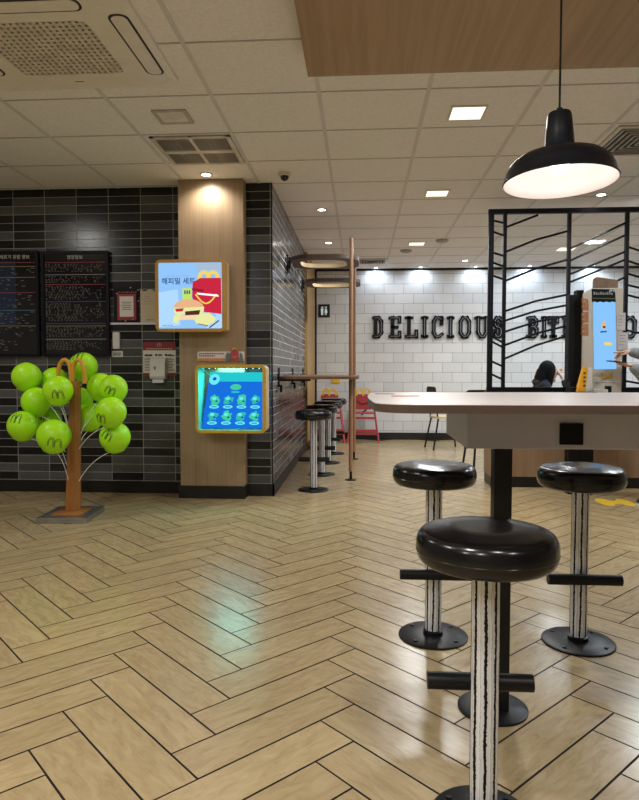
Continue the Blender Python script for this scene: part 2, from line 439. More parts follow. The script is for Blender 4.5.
# ceiling
struct(MB().box((XL, YN, CEIL), (XR, YB, CEIL+.1)).build('ceiling', M['ceiling']))
b = MB()
x = -.885-.635*5
while x < XR: 
    if x > XL: b.box((x-.012, YN, CEIL-.004), (x+.012, YB, CEIL+.002))
    x += .635
struct(b.build('trim_1', M['grid']))
b = MB(); y = 3.81-.6*10
while y < YB:
    b.box((XL, y-.006, CEIL-.003), (XR, y+.006, CEIL+.002)); y += .598
struct(b.build('trim_2', surf('ceiling_tee_thin', (.46,.44,.45), .6)))
# walls
struct(MB().box((XL, YL, 0), (-1.30, YL+.1, CEIL)).build('wall_left', M['tile_front']))
struct(MB().box((-1.30, YS, 0), (XS-.001, YS+.08, CEIL)).build('wall_corner', M['tile_front']))
struct(MB().box((XS-.1, YS+.0805, 0), (XS, YE, CEIL)).build('wall_side', M['tile_side']))
bb = MB().box((XS-.0008, YS+.001, 0), (XS, YS+.082, CEIL)); struct(bb.build('wall_side_end', M['tile_side']))
struct(MB().box((XS-.005, YS-.006, .105), (XS+.003, YS, CEIL)).build('trim_3', M['black_paint']))
struct(MB().box((XS-.1, YE, 0), (XS+.035, YB, CEIL)).build('wall_passage', M['panel_wood']))
struct(MB().box((XL, YB, 0), (XR, YB+.1, CEIL)).build('wall_back', M['tile_back']))
struct(MB().box((XR, YN, 0), (XR+.1, YB, CEIL)).build('wall_right', M['plaster']))
struct(MB().box((XL-.1, YN, 0), (XL, YL, CEIL)).build('wall_west', M['plaster']))
struct(MB().box((XL, YN-.1, 0), (XR, YN, CEIL)).build('wall_near', M['plaster']))
struct(MB().box((XL, YL-.014, 0), (-1.558, YL, .105)).build('baseboard_left', M['baseboard']))
struct(MB().box((-.989, YS-.014, 0), (XS+.014, YS, .105)).build('baseboard_corner', M['baseboard']))
struct(MB().box((XS, YS-.014, 0), (XS+.014, YE, .105)).build('baseboard_side', M['baseboard']))
struct(MB().box((XS+.035, YE, 0), (XS+.045, YB, .105)).build('baseboard_passage', M['baseboard']))
struct(MB().box((XS+.05, YB-.014, 0), (XR, YB, .113)).build('baseboard_back', surf('baseboard_black', (.012,.011,.010), .35)))
struct(MB().box((XS+.036, YB-.03, CEIL-.03), (XR, YB, CEIL)).build('trim_4', M['black_paint']))
struct(MB().box((XS+.036, YB-.03, 0), (XS+.06, YB, CEIL-.03)).build('trim_5', M['black_paint']))
# wood clad column
col = empty('column', (-1.28, 5.49, 0)); struct(col)
local(col, MB().box((-1.556, 5.42, .11), (-.998, 5.5595, CEIL)).build('cladding', M['column_wood']))
local(col, MB().box((-1.570, 5.405, 0), (-.990, 5.5595, .11)).build('plinth', M['baseboard'], bevel=.003))
# wooden dropped ceiling panel over the table
so = MB().box((-.275, -1.2, 2.60), (3.4, 3.33, CEIL-.004)).build('ceiling_soffit', M['soffit'], bevel=.002)
struct(so)

# ------------------------------------------------------------------ ceiling fixtures
def arealight(name, loc, size, power, color, parent=None, shape='SQUARE', spread=PI, rot=(0,0,0)):
    l = bpy.data.lights.new(name, 'AREA'); l.shape = shape; l.size = size; l.energy = power; l.color = color; l.spread = spread
    o = bpy.data.objects.new(name, l); C.objects.link(o); o.location = loc; o.rotation_euler = rot
    if parent: local(parent, o)
    return o
def spotlight(name, loc, target, power, color, angle, blend=.6, r=.03, parent=None):
    l = bpy.data.lights.new(name, 'SPOT'); l.energy = power; l.color = color; l.spot_size = angle; l.spot_blend = blend; l.shadow_soft_size = r
    o = bpy.data.objects.new(name, l); C.objects.link(o); o.location = loc
    d = Vector(target)-Vector(loc); o.rotation_euler = d.to_track_quat('-Z', 'Y').to_euler()
    if parent: local(parent, o)
    return o
PW = 21
sq = [((.66, 4.15), 'lit square ceiling panel nearest the wooden soffit edge', .20, 1),
      ((.687, 5.976), 'lit square ceiling panel second from the wooden soffit, left of the pendant shade', .19, 1),
      ((.703, 8.30), 'small lit square ceiling panel near the back wall above the white tile', .19, .8)]
for (x, y), lab, s, k in sq:
    t = empty('ceiling_light', (x, y, CEIL)); tag(t, lab, 'ceiling light', 'square ceiling lights')
    o = rr(x-s/2-.012, y-s/2-.012, x+s/2+.012, y+s/2+.012, .004, 1); i = rr(x-s/2, y-s/2, x+s/2, y+s/2, .002, 1)
    local(t, MB().frame(o, i, CEIL-.008, CEIL, 2).build('frame', M['white']))
    local(t, MB().box((x-s/2, y-s/2, CEIL-.005), (x+s/2, y+s/2, CEIL-.001)).build('diffuser', GL['panel']))
    arealight('lamp_glow', (x, y, CEIL-.02), s, PW*k*(1.2 if y > 5 else .85), (.95, .98, 1) if y > 5 else (1, .985, .96), t)
# unseen copies of the fitting added for ambient light, plus one behind the lattice
for x, y in ((-2.2, 1.2), (-2.2, -1.0), (-.7, .6), (-.7, -1.2), (2.9, 4.3), (3.0, 6.6), (2.72, 8.8), (4.3, 8.8), (4.3, 6.6), (-3.3, 3.6)):
    t = empty('ceiling_light', (x, y, CEIL)); tag(t, 'unseen square ceiling panel light added for ambient light', 'ceiling light', 'added ceiling lights out of view')
    if x == 2.72: tag(t, 'lit square ceiling panel seen through the upper part of the lattice screen', None, 'square ceiling lights')
    local(t, MB().box((x-.1, y-.1, CEIL-.006), (x+.1, y+.1, CEIL-.001)).build('diffuser', GL['panel']))
    arealight('lamp_glow', (x, y, CEIL-.02), .2, PW*(1.3 if y > 4 else (.7 if x < -3 else 1.05)), (.90, .96, 1) if y > 4 else (1, .98, .95), t)
for x, y in ((1.6, -.2), (.6, .2)):  # two unseen soffit lamps, added to bring more light from near the camera
    t = empty('ceiling_light', (x, y, 2.6)); tag(t, 'unseen square panel light added in the wooden soffit for ambient light', 'ceiling light', 'added ceiling lights out of view')
    local(t, MB().box((x-.1, y-.1, 2.594), (x+.1, y+.1, 2.599)).build('diffuser', GL['panel']))
    arealight('lamp_glow', (x, y, 2.585), .2, PW*.55, (1, .98, .95), t)
def downlight(x, y, lab, power, target, color=(1,.96,.9), ang=1.5, g='spot', r=.035, group='round downlights'):
    t = empty('downlight', (x, y, CEIL)); tag(t, lab, 'downlight', group)
    local(t, MB().lathe([(r+.018, 0), (r+.018, -.006), (r+.004, -.008), (r, -.002), (r, 0)], (x, y, CEIL)).build('ring', M['white']))
    local(t, MB().lathe([(r, -.003), (r*.5, -.004), (0, -.004)], (x, y, CEIL)).build('lens', GL[g]))
    spotlight('lamp_beam', (x, y, CEIL-.02), target, power, color, ang, .8, .03, t)
downlight(-.40, 6.50, 'round white downlight near the side wall, first before the wooden rings', 45, (-.55, 6.5, 0), ang=1.7)
downlight(-.415, 8.16, 'round white downlight farther back, between the wooden rings', 45, (-.5, 8.16, 0), ang=1.7)
downlight(2.20, 6.12, 'round lit downlight above the black lattice screen', 40, (2.2, 6.1, 0), ang=1.7)
downlight(-1.28, 5.29, 'bright downlight washing the top of the wooden column', 15, (-1.28, 5.46, 1.6), ang=2.5, color=(1,.95,.90))
downlight(1.52, 9.60, 'small lit downlight close to the back wall beside the lattice screen', 25, (1.52, 9.6, 0), ang=1.6)
for i, (px, lab) in enumerate(((376, 'cool wall washer spotlight above the first letter of the wall words'),
                (420, 'cool wall washer spotlight above the middle of the first wall word'),
                (474, 'cool wall washer spotlight above the end of the first wall word'),
                (527, 'cool wall washer spotlight seen through the lattice screen'),
                (590, 'cool wall washer spotlight behind the order kiosk'))):
    x = at(px, 269, YB).x
    downlight(x, YB-.15, lab, 6.5, (x, YB+.02, 2.35), (.72,.85,1), 2.9, 'coolspot', .026, 'wall washer spotlights')

# air conditioner cassette
ac = empty('ceiling_air_conditioner', (-1.56, 3.17, CEIL)); tag(ac, 'beige ceiling cassette air conditioner with square perforated grille', 'air conditioner')
x0, x1, y0, y1 = -2.1, -1.015, 2.66, 3.58
def loop3(l, z): return [(p[0], p[1], z) for p in l]
b = MB(); A = rr(x0, y0, x1, y1, .02, 4); B = rr(x0+.03, y0+.02, x1-.025, y1-.015, .12, 4); n = len(A)
b.add(loop3(A, CEIL-.0)+loop3(A, CEIL-.02), [(i, (i+1) % n, n+(i+1) % n, n+i) for i in range(n)])
b.add(loop3(A, CEIL-.02)+loop3(B, CEIL-.045), [(i, (i+1) % n, n+(i+1) % n, n+i) for i in range(n)])
gx0, gx1, gy0, gy1 = -1.80, -1.245, 2.88, 3.395
G = rr(gx0, gy0, gx1, gy1, .05, 4)
b.add(loop3(B, CEIL-.045)+loop3(G, CEIL-.045), [(i, (i+1) % n, n+(i+1) % n, n+i) for i in range(n)])
b.add(loop3(G, CEIL-.045)+loop3(G, CEIL-.038), [(i, (i+1) % n, n+(i+1) % n, n+i) for i in range(n)])
local(ac, b.build('panel', M['ac_plastic']))
local(ac, MB().prism(G, CEIL-.02, CEIL-.012).build('grille_recess', M['ac_dark']))
b = MB()
nx, ny = 18, 15
for i in range(nx+1):
    x = gx0+(gx1-gx0)*i/nx; b.box((x-.008, gy0+.004, CEIL-.044), (x+.008, gy1-.004, CEIL-.036))
for j in range(ny+1):
    y = gy0+(gy1-gy0)*j/ny; b.box((gx0+.004, y-.0085, CEIL-.043), (gx1-.004, y+.0085, CEIL-.0355))
local(ac, b.build('grille', surf('grille_plastic', (.62,.57,.50), .5)))
def slot(cx, cy, lx, ly):
    r = min(lx, ly)*.42
    o = rr(cx-lx/2, cy-ly/2, cx+lx/2, cy+ly/2, r, 5); i = rr(cx-lx/2+.011, cy-ly/2+.011, cx+lx/2-.011, cy+ly/2-.011, r-.008, 5)
    f = local(ac, MB().prism(i, CEIL-.0500, CEIL-.046).build('louvre', M['ac_plastic']))
    g = local(f, MB().frame(o, i, CEIL-.0475, CEIL-.0445, 2).build('louvre_gap', M['ac_dark'])); g.location = (0,0,0)
slot(-1.088, 3.13, .095, .58); slot(-1.93, 3.10, .09, .56); slot(-1.54, 2.755, .66, .10)
local(ac, MB().box((-1.56, 3.47, CEIL-.0462), (-1.51, 3.476, CEIL-.0452)).build('badge', M['ac_dark']))
# access panel
ap = empty('access_hatch', (-1.2, 4.09, CEIL)); tag(ap, 'small square white hatch cover in the ceiling before the vents', 'ceiling hatch')
o = rr(-1.31, 3.98, -1.09, 4.20, .004, 1); i = rr(-1.285, 4.005, -1.115, 4.175, .003, 1)
local(ap, MB().frame(o, i, CEIL-.009, CEIL-.001, 2).build('frame', surf('hatch_frame', (.46,.43,.39), .5)))
local(ap, MB().box((-1.285, 4.005, CEIL-.006), (-1.115, 4.175, CEIL-.001)).build('cover', surf('hatch_white', (.72,.69,.64), .6)))
# double vent before the column
vt = empty('ceiling_vent', (-1.18, 4.70, CEIL)); tag(vt, 'square metal ceiling vent with four louvre fields before the wooden column', 'ceiling vent')
X0, X1, Y0, Y1 = -1.47, -.905, 4.425, 5.005
local(vt, MB().box((X0, Y0, CEIL-.004), (X1, Y1, CEIL-.0005)).build('backing', M['ac_dark']))
b = MB(); xm = (X0+X1)/2; ym = (Y0+Y1)/2
for iv, (a, c_) in enumerate((((X0, Y0), (X1, Y0+.03)), ((X0, Y1-.03), (X1, Y1)), ((X0, Y0), (X0+.03, Y1)), ((X1-.03, Y0), (X1, Y1)), ((X0, ym-.03), (X1, ym+.03)), ((xm-.012, Y0), (xm+.012, Y1)))):
    b.box((a[0], a[1], CEIL-.014-iv*.0006), (c_[0], c_[1], CEIL-.001))
local(vt, b.build('frame', surf('vent_frame', (.60,.57,.53), .5)))
for qx in (0, 1):
    for qy in (0, 1):
        ax0 = X0+.035 if qx == 0 else xm+.014; ax1 = xm-.014 if qx == 0 else X1-.035
        ay0 = Y0+.03 if qy == 0 else ym+.03; ay1 = ym-.03 if qy == 0 else Y1-.03
        b = MB(); N = 9; mx = (ax0+ax1)/2
        for k in range(N):   # angled blades, mirrored about the field's middle
            for s in (-1, 1):
                xx = mx+s*(.012+k*(ax1-ax0)/2/N); a_ = ay0+.004
                L = (ay1-ay0-.008)
                hh = L*(1-.0*k)
                b.box((xx-.0032, a_, CEIL-.012), (xx+.0032, a_+hh, CEIL-.0045))
        for k in range(5):
            yy = ay0+(ay1-ay0)*(k+.5)/5; w2 = (ax1-ax0)/2*(.25+.15*abs(k-2)*0)
            b.box((mx-w2, yy-.012, CEIL-.0125), (mx+w2, yy+.012, CEIL-.010))
        local(vt, b.build('louvre_field', surf('vent_blade', (.27,.25,.225), .5)))
def vent(x0, y0, x1, y1, lab, nbl=6):
    t = empty('ceiling_vent', ((x0+x1)/2, (y0+y1)/2, CEIL)); tag(t, lab, 'ceiling vent')
    local(t, MB().box((x0, y0, CEIL-.003), (x1, y1, CEIL-.0005)).build('backing', M['ac_dark']))
    o = rr(x0, y0, x1, y1, .004, 1); i = rr(x0+.03, y0+.03, x1-.03, y1-.03, .003, 1)
    local(t, MB().frame(o, i, CEIL-.012, CEIL-.001, 2).build('frame', surf('vent_frame', (.60,.57,.53), .5)))
    for k in range(nbl):
        s = .03+.04*k
        if x0+s+.05 > x1-s or y0+s+.02 > y1-s: break
        o = rr(x0+s+.008, y0+s+.008, x1-s-.008, y1-s-.008, .003, 1); i = rr(x0+s+.026, y0+s+.022, x1-s-.026, y1-s-.022, .002, 1)
        local(t, MB().frame(o, i, CEIL-.016, CEIL-.006, 2).build('louvre', surf('vent_blade', (.30,.28,.25), .5)))
vent(1.70, 4.43, 2.32, 5.02, 'square louvred ceiling vent at the right edge behind the pendant lamp')
vent(-.05, 9.35, .38, 9.75, 'long grey ceiling vent near the back wall before the first wall letter', 3)
# dome camera
dc = empty('security_camera', (-.63, 5.30, CEIL)); tag(dc, 'black and white dome security camera on the ceiling right of the column', 'security camera')
local(dc, MB().lathe([(.055, 0), (.055, -.012), (.045, -.026), (0, -.026)], (-.63, 5.30, CEIL)).build('housing', M['white']))
local(dc, MB().ball((-.63, 5.30, CEIL-.03), .034).build('lens_dome', M['glass_dark']))
# smoke detectors
for x, y, lab in ((1.0, 8.1, 'round smoke detector on the ceiling right of the far square light'), (.60, 8.75, 'flat round speaker cover on the ceiling near the back wall')):
    d = MB().lathe([(.08, 0), (.08, -.014), (.06, -.028), (0, -.030)], (0, 0, 0)).build('smoke_detector', surf('detector_grey', (.34,.33,.31), .5), origin=(0,0,0))
    d.location = (x, y, CEIL); tag(d, lab, 'smoke detector')

# ------------------------------------------------------------------ pendant lamp
PX, PY = .632, 2.12
pn = empty('pendant_lamp', (PX, PY, 1.69)); tag(pn, 'black enamel dome pendant lamp with white inside hanging above the table', 'pendant lamp')
rim = 1.70
prof = [(.184, rim), (.187, rim+.004), (.183, rim+.008), (.176, rim+.035), (.165, rim+.058), (.140, rim+.078), (.095, rim+.094), (.052, rim+.106), (.046, rim+.118), (.043, rim+.16), (.037, rim+.215), (.034, rim+.222), (0, rim+.226)]
tiltm = Matrix.Translation((PX, PY, rim)) @ Matrix.Rotation(math.radians(-.5), 4, 'Y') @ Matrix.Rotation(math.radians(-2), 4, 'X') @ Matrix.Translation((-PX, -PY, -rim))
def tl(mb):
    mb.v = [tuple(tiltm @ Vector(v)) for v in mb.v]; return mb
local(pn, tl(MB().lathe([(q[0]*(.95 if q[1] < rim+.10 else 1), q[1]) for q in prof], (PX, PY, 0), 48, False)).build('shade', M['pendant_out']))
inner = [(.183, rim+.0015), (.178, rim+.006), (.170, rim+.033), (.159, rim+.054), (.134, rim+.073), (.09, rim+.088), (.04, rim+.099), (0, rim+.100)]
pi_ = local(pn, tl(MB().lathe([(q[0]*.95, q[1]) for q in inner], (PX, PY, 0), 48, False)).build('shade_lining', M['pendant_in']))
local(pn, tl(MB().ball((PX, PY, rim+.062), .030, sc3=(1,1,1.15))).build('bulb', GL['bulb']))
local(pn, tl(MB().lathe([(.02, rim+.105), (.02, rim+.085), (.016, rim+.08)], (PX, PY, 0))).build('socket', M['white']))
top = tiltm @ Vector((PX, PY, rim+.222))
local(pn, MB().tube([top, (top.x, top.y, 2.595)], .0035, 8).build('cord', M['black_paint']))
local(pn, MB().lathe([(.05, 2.6), (.05, 2.58), (.01, 2.572)], (top.x, top.y, 0)).build('canopy', M['black_paint']))
local(pn, MB().tube([top-Vector((0,0,.002)), top+Vector((0,0,.016))], .009, 10).build('cord_grip', M['black_paint']))
l = bpy.data.lights.new('lamp_glow', 'POINT'); l.energy = .7; l.color = (1, .88, .82); l.shadow_soft_size = .03
o = bpy.data.objects.new('lamp_glow', l); C.objects.link(o); o.location = (PX, PY, rim+.012); local(pn, o)

# ------------------------------------------------------------------ bar table
HT = 1.0175
tb = empty('bar_table', (.45, 2.05, 0)); tag(tb, 'long high bar table with pale wood top, grey apron and black post', 'table')
tx0, tx1, ty0, ty1 = .03, 2.3, 1.58, 2.52
L = rr(tx0, ty0, tx1, ty1, .10, 6)
L = [(x-(.02 if x < .3 else 0)*math.cos((y-2.05)/.47*PI/2)+.012, y) for x, y in L]
# add bulged points on the left side
def topsurf(z0, z1, mat, name):
    P = []
    for k, (x, y) in enumerate(L):
        P.append((x, y))
        if k == 13:
            for q in range(1, 8):
                yy = L[13][1]+(L[14][1]-L[13][1])*q/8; P.append((tx0+.012-.02*math.cos((yy-2.05)/.47*PI/2), yy))
    return local(tb, MB().prism(P, z0, z1).build(name, mat))
topsurf(HT-.022, HT-.0012, M['table_edge'], 'edge_band')
topsurf(HT-.0012, HT, M['table_top'], 'tabletop')
local(tb, MB().box((.30, 1.83, .88), (2.0, 2.27, HT-.022)).build('apron', M['apron'], bevel=.003))
local(tb, MB().box((.420, 2.035, .01), (.476, 2.091, .88)).build('leg', M['black_metal'], bevel=.003))
local(tb, MB().box((1.60, 2.015, .01), (1.67, 2.085, .88)).build('leg', M['black_metal'], bevel=.003))
for x in (.432, 1.635):
    local(tb, MB().lathe([(.112, 0), (.112, .006), (.104, .010), (0, .012)], (x, 2.075, 0)).build('base_plate', M['black_metal']))
ox = at(571, 434, 1.83).x; oz = at(571, 434, 1.83).z
ol = local(tb, MB().box((ox-.032, 1.822, oz-.030), (ox+.032, 1.8305, oz+.030)).build('power_outlet', M['black_paint'], bevel=.002)); ol['label'] = 'square black outlet plate on the apron'
p = at(593, 411, 1.582)
st = local(tb, MB().prism([(p.x-.016, HT-.0005), (p.x+.016, HT-.0005), (p.x+.002, HT-.020), (p.x-.002, HT-.020)], 1.5905, 1.5915, 1).build('corner_sticker', surf('pale_sticker', (.45,.55,.66), .5)))
local(tb, MB().box((tx0+.016, 1.660, HT-.0222), (tx0+.0185, 1.70, HT-.0005)).build('blue_edge_piece', M['blue_tape']))
ca = MB().box((.10, 2.08, HT+.0003), (.19, 2.14, HT+.0018)).build('table_card', M['orange_card'], origin=(.14, 2.11, HT)); tag(ca, 'small orange card lying flat near the left end of the tabletop', 'card')
ca = MB().box((.05, 2.28, HT+.0003), (.12, 2.34, HT+.0012)).build('table_card', surf('grey_card', (.25,.22,.2), .6), origin=(.08, 2.31, HT)); tag(ca, 'thin dark slip at the rounded left corner of the tabletop', 'card')

# ------------------------------------------------------------------ bar stools
def make_stool(hs=.70, side=1, fz=.277, fl=.142, R=.170, rb=.142):
    t = empty('bar_stool', (0,0,0))
    th = .090
    pr = [(0, hs-th+.004), (R-.06, hs-th)]
    for k in range(15):
        a = -PI/2+PI*k/14; ex = .62
        pr.append((R-.040+.040*abs(math.cos(a))**ex, hs-th*.54+(th*.46 if a > 0 else th*.46)*(1 if a > 0 else -1)*abs(math.sin(a))**.85))
    pr += [(R-.07, hs-.0005), (R-.10, hs), (0, hs-.003)]
    MB().lathe(pr, (0,0,0), 48).build('seat', M['vinyl'], t)
    # welt around the seat
    MB().tube([( (R-.0015)*math.cos(a*2*PI/40), (R-.0015)*math.sin(a*2*PI/40), hs-th*.62) for a in range(41)], .0022, 6, False).build('seat_piping', M['vinyl'], t)
    MB().lathe([(.075, hs-th+.004), (.075, hs-th-.006), (.04, hs-th-.012)], (0,0,0)).build('mounting_plate', M['black_metal'], t)
    # fluted post: shallow grooves around the circumference
    seg = 72; b = MB(); vs = []; fs = []
    for z in (.012, hs-th): 
        for k in range(seg):
            a = 2*PI*k/seg; r = .0335-.0012*(.5+.5*math.cos(18*a)); vs.append((r*math.cos(a), r*math.sin(a), z))
    fs = [(k, (k+1) % seg, seg+(k+1) % seg, seg+k) for k in range(seg)]
    b.add(vs, fs, True).build('post', M['post_reflection'], t)
    MB().lathe([(.040, .010), (.040, .026), (.034, .030)], (0,0,0)).build('collar', M['black_metal'], t)
    b = MB().lathe([(rb, 0), (rb, .006), (rb-.005, .0095), (.05, .012), (0, .012)], (0,0,0), 40); bp = b.build('base_plate', M['black_metal'], t)
    for a in (.8, 2.4, 3.9, 5.5): MB().lathe([(.008, .0108), (.008, .0145), (0, .0155)], ((rb-.028)*math.cos(a), (rb-.028)*math.sin(a), 0), 8).build('bolt', M['black_metal'], bp)
    y = .062*side
    MB().tube([(-fl, y, fz), (fl, y, fz)], .0215, 18).build('footrest', M['black_metal'], t)
    MB().box((-.02, min(y, 0)+.0, fz-.015), (.02, max(y, 0), fz+.013)).build('footrest_bracket', M['black_metal'], t)
    return t
sf = make_stool(.729, 1, .318, .131, .167, .128)
sf.location = (.301, 1.54, 0); tag(sf, 'large foreground black round bar stool in front of the table', 'bar stool', 'bar stools around the high table')
s0 = make_stool(.724, 1)
first = True
s0.location = (.302, 2.64, 0)
for loc, lab, rz in (((.302, 2.64, 0), 'round black bar stool behind the left end of the table', PI), ((.883, 2.616, 0), 'round black bar stool behind the table at the right edge, below the pendant lamp', PI)):
    s = s0 if first else copy_tree(s0)
    first = False; s.location = loc; s.rotation_euler = (0,0,rz); tag(s, lab, 'bar stool', 'bar stools around the high table')
s1 = make_stool(.745, 1)
labs = ['nearest of the four black stools at the wall counter', 'second black stool along the wall counter counting from the dark tiled corner',
        'third black stool along the wall counter, behind two others', 'farthest black stool at the wall counter, next to the red high chair']
for i, (x, y) in enumerate(((-.435, 5.86), (-.415, 6.75), (-.39, 7.62), (-.36, 8.48))):
    s = s1 if i == 0 else copy_tree(s1)
    s.location = (x, y, 0); s.rotation_euler = (0,0,0); tag(s, labs[i], 'bar stool', 'bar stools at the wall counter')

# ------------------------------------------------------------------ wall counter with poles and rings
ct = empty('wall_counter', (-.4, 7.2, 0)); tag(ct, 'narrow brown wall counter with two wooden poles and oval rings, on the grey side wall', 'counter')
Lp = rr(XS+.012, 5.85, -.02, 8.75, .10, 5)
local(ct, MB().prism(Lp, 1.025, 1.050).build('counter_top', M['brown_wood']))
for y in (5.98, 7.2, 8.45):
    b = MB(); b.box((XS, y-.02, .95), (XS+.012, y+.02, 1.13)); b.box((XS+.0, y-.012, 1.005), (XS+.30, y+.012, 1.025)); b.box((XS+.012, y-.015, .90), (XS+.035, y+.015, .97))
    local(ct, b.build('bracket', M['black_metal']))
for i, (x, y, ya, yb) in enumerate(((-.10, 6.43, 6.37, 7.06), (-.085, 7.98, 8.0, 8.68))):
    p = local(ct, MB().tube([(x, y, .09), (x, y, 2.42)], .021, 16).build('pole', M['pole_wood'], origin=(x, y, 0)))
    for nm, mb in (('foot_pin', MB().tube([(0, 0, .008), (0, 0, .10)], .014, 12)), ('foot_plate', MB().lathe([(.055, 0), (.055, .007), (.02, .012)]))): mb.build(nm, M['black_metal'], p)
    o = rr(XS+.05, ya, x+.075, yb, .22, 10); ii = rr(XS+.14, ya+.10, x-.05, yb-.11, .16, 10)
    r = local(ct, MB().frame(o, ii, 2.215, 2.255, 2).build('oval_ring', M['ring_wood'], origin=(x-.3, y, 2.2)))
    li = rr(XS+.141, ya+.101, x-.051, yb-.111, .159, 10); li2 = rr(XS+.146, ya+.106, x-.056, yb-.116, .156, 10)
    MB().frame([(q[0]-x+.3, q[1]-y) for q in li], [(q[0]-x+.3, q[1]-y) for q in li2], .013, .056, 2).build('ring_lining', M['cream'], r)
    b = MB(); ym_ = (ya+yb)/2; b.box((XS, ym_-.03, 2.12), (XS+.015, ym_+.03, 2.31)); b.box((XS+.0, ym_-.02, 2.225), (XS+.07, ym_+.02, 2.245)); b.box((XS+.02, ym_-.05, 2.16), (XS+.04, ym_-.03, 2.28))
    local(ct, b.build('bracket', M['black_metal']))

# ------------------------------------------------------------------ graphics helpers (flat prints on flat things)
def flat(name, pts, y, mat, parent, th=.0008):
    return local(parent, MB().prism(pts, y-th, y, 1).build(name, mat))
def ell(cx, cz, rx, rz, n=24, a0=0, a1=2*PI): return [(cx+rx*math.cos(a0+(a1-a0)*k/n), cz+rz*math.sin(a0+(a1-a0)*k/n)) for k in range(n+(0 if a1-a0 > 6.2 else 1))]
def arches_pts(cx, zb, w, h, n=14):
    """centre line of a twin arch emblem"""
    P = []
    for s in (-1, 1):
        q = []
        for k in range(n+1):
            t = PI-PI*k/n; x = cx+s*w/4+math.cos(t)*w/4; z = zb+h*(math.sin(t)**.62 if math.sin(t) > 0 else 0)
            q.append((x, z))
        P.append(q)
    return P
def stroke(mb, pts, w, y0, y1):
    for a, b_ in zip(pts[:-1], pts[1:]): mb.bar(a, b_, w, y0, y1)
    return mb

# ------------------------------------------------------------------ menu boards on the left wall
def frame_px(l, t, r, b_, Y):
    a = at(l, t, Y); c = at(r, b_, Y); return a.x, c.z, c.x, a.z
for bi, (l, r_, lab) in enumerate(((-34, 40.2, 'dark wall menu board at the left edge of the view'), (40.8, 110, 'dark framed wall menu board with small print, right one above the balloons'))):
    x0, z0, x1, z1 = frame_px(l, 251.5, r_, 356.5, YL-.03)
    t = empty('menu_board', ((x0+x1)/2, YL-.02, z0)); tag(t, lab, 'menu board', 'menu boards')
    fw = .024
    local(t, MB().frame(rr(x0, z0, x1, z1, .004, 1), rr(x0+fw, z0+fw, x1-fw, z1-fw, .003, 1), YL-.04, YL).build('frame', M['frame_black']))
    local(t, MB().box((x0+fw, YL-.028, z0+fw), (x1-fw, YL-.002, z1-fw)).build('panel', M['menu_panel']))
    ax0, ax1, az0, az1 = x0+fw+.01, x1-fw-.01, z0+fw+.01, z1-fw-.01; Hh = az1-az0; W = ax1-ax0
    yy = YL-.028
    if bi == 0:
        local(t, MB().box((ax0, yy-.0006, az0+.28*Hh), (ax0+W*.70, yy, az1-.06*Hh)).build('blue_field', M['menu_bluepanel']))
        text('title', '알레르기 유발 정보', .040, (ax0+W*.66, yy-.001, az1-.022), M['paper'], t)
        rows = [(.08, 'menu_red', 0), (.12, 'menu_gold', 1), (.23, 'menu_gold', 1), (.385, 'menu_red', 1), (.565, 'menu_cyan', 1), (.725, 'menu_gold', 1)]
    else:
        text('title', '영양정보', .040, (ax0+W*.50, yy-.001, az1-.022), M['paper'], t)
        rows = [(.075, 'menu_red', 1), (.20, 'grey_ink', 1), (.30, 'menu_red', 1), (.475, 'menu_blue', 1), (.70, 'menu_blue', 0), (.725, 'menu_gold', 1), (.86, 'grey_ink', 1)]
    for k, (q, mt, body) in enumerate(rows):
        z = az1-q*Hh
        local(t, MB().box((ax0, yy-.0012, z-.003), (ax1, yy-.0002, z+.003)).build('rule_line', M[mt]))
        if not body: continue
        zn = az1-(rows[k+1][0] if k+1 < len(rows) else 1.0)*Hh
        b = MB(); rnd = random.Random(bi*10+k); zz = z-.016
        while zz > zn+.02:
            xx = ax0+.004
            while xx < ax1-.03:
                w_ = rnd.uniform(.008, .022) if bi else rnd.uniform(.015, .05)
                keep = (rnd.random() < (.72 if bi else .25)) and not (bi and xx > ax0+W*.62 and rnd.random() < .5)
                if keep: b.box((xx, yy-.001, zz-.0026), (xx+w_*.8, yy-.0002, zz+.0026))
                xx += w_+(.012 if bi else .03)
            zz -= .0125
        if b.v: local(t, b.build('small_print', M['dim_ink']))

# framed notices
def notice(name, l, t_, r_, b_, lab, cat, Y=YL):
    x0, z0, x1, z1 = frame_px(l, t_, r_, b_, Y)
    return tag(empty(name, ((x0+x1)/2, Y, z0)), lab, cat), x0, z0, x1, z1
# lace-edged black plaque behind the red certificate
t, x0, z0, x1, z1 = notice('red_certificate', 114, 288, 139.5, 322.5, 'small red and white framed certificate on the dark tiles beside the menu board', 'certificate')
local(t, MB().box((x0, YL-.012, z0), (x1, YL, z1)).build('backing', M['frame_black'], bevel=.003))
ix0, iz0, ix1, iz1 = frame_px(117, 294, 136, 320, YL-.02)
local(t, MB().box((ix0, YL-.018, iz0), (ix1, YL-.012, iz1)).build('red_border', M['redframe']))
local(t, MB().box((ix0+.022, YL-.0195, iz0+.03), (ix1-.022, YL-.018, iz1-.022)).build('paper_sheet', M['paper']))
b = MB()
for k in range(5): b.box((ix0+.04+.01*(k%2), YL-.0203, iz1-.075-k*.016), (ix1-.04-.01*(k%2), YL-.0195, iz1-.070-k*.016))
local(t, b.build('printed_lines', M['ink']))
b = MB()
for k in range(9): b.bar((ix0+.01+k*.019, iz1+.010+.006*(k%2)), (ix0+.022+k*.019, iz1+.022-.008*(k%2)), .006, YL-.016, YL-.012)
local(t, b.build('ornament', surf('copper_ornament', (.35,.14,.07), .5)))
b = MB()
for (px, py) in ((117, 293.5), (130.5, 287.5), (138, 290), (138.5, 301), (125.5, 321), (133, 319.5)):
    q = at(px, py, YL-.014); b.ball(q, .0055, 8, 6)
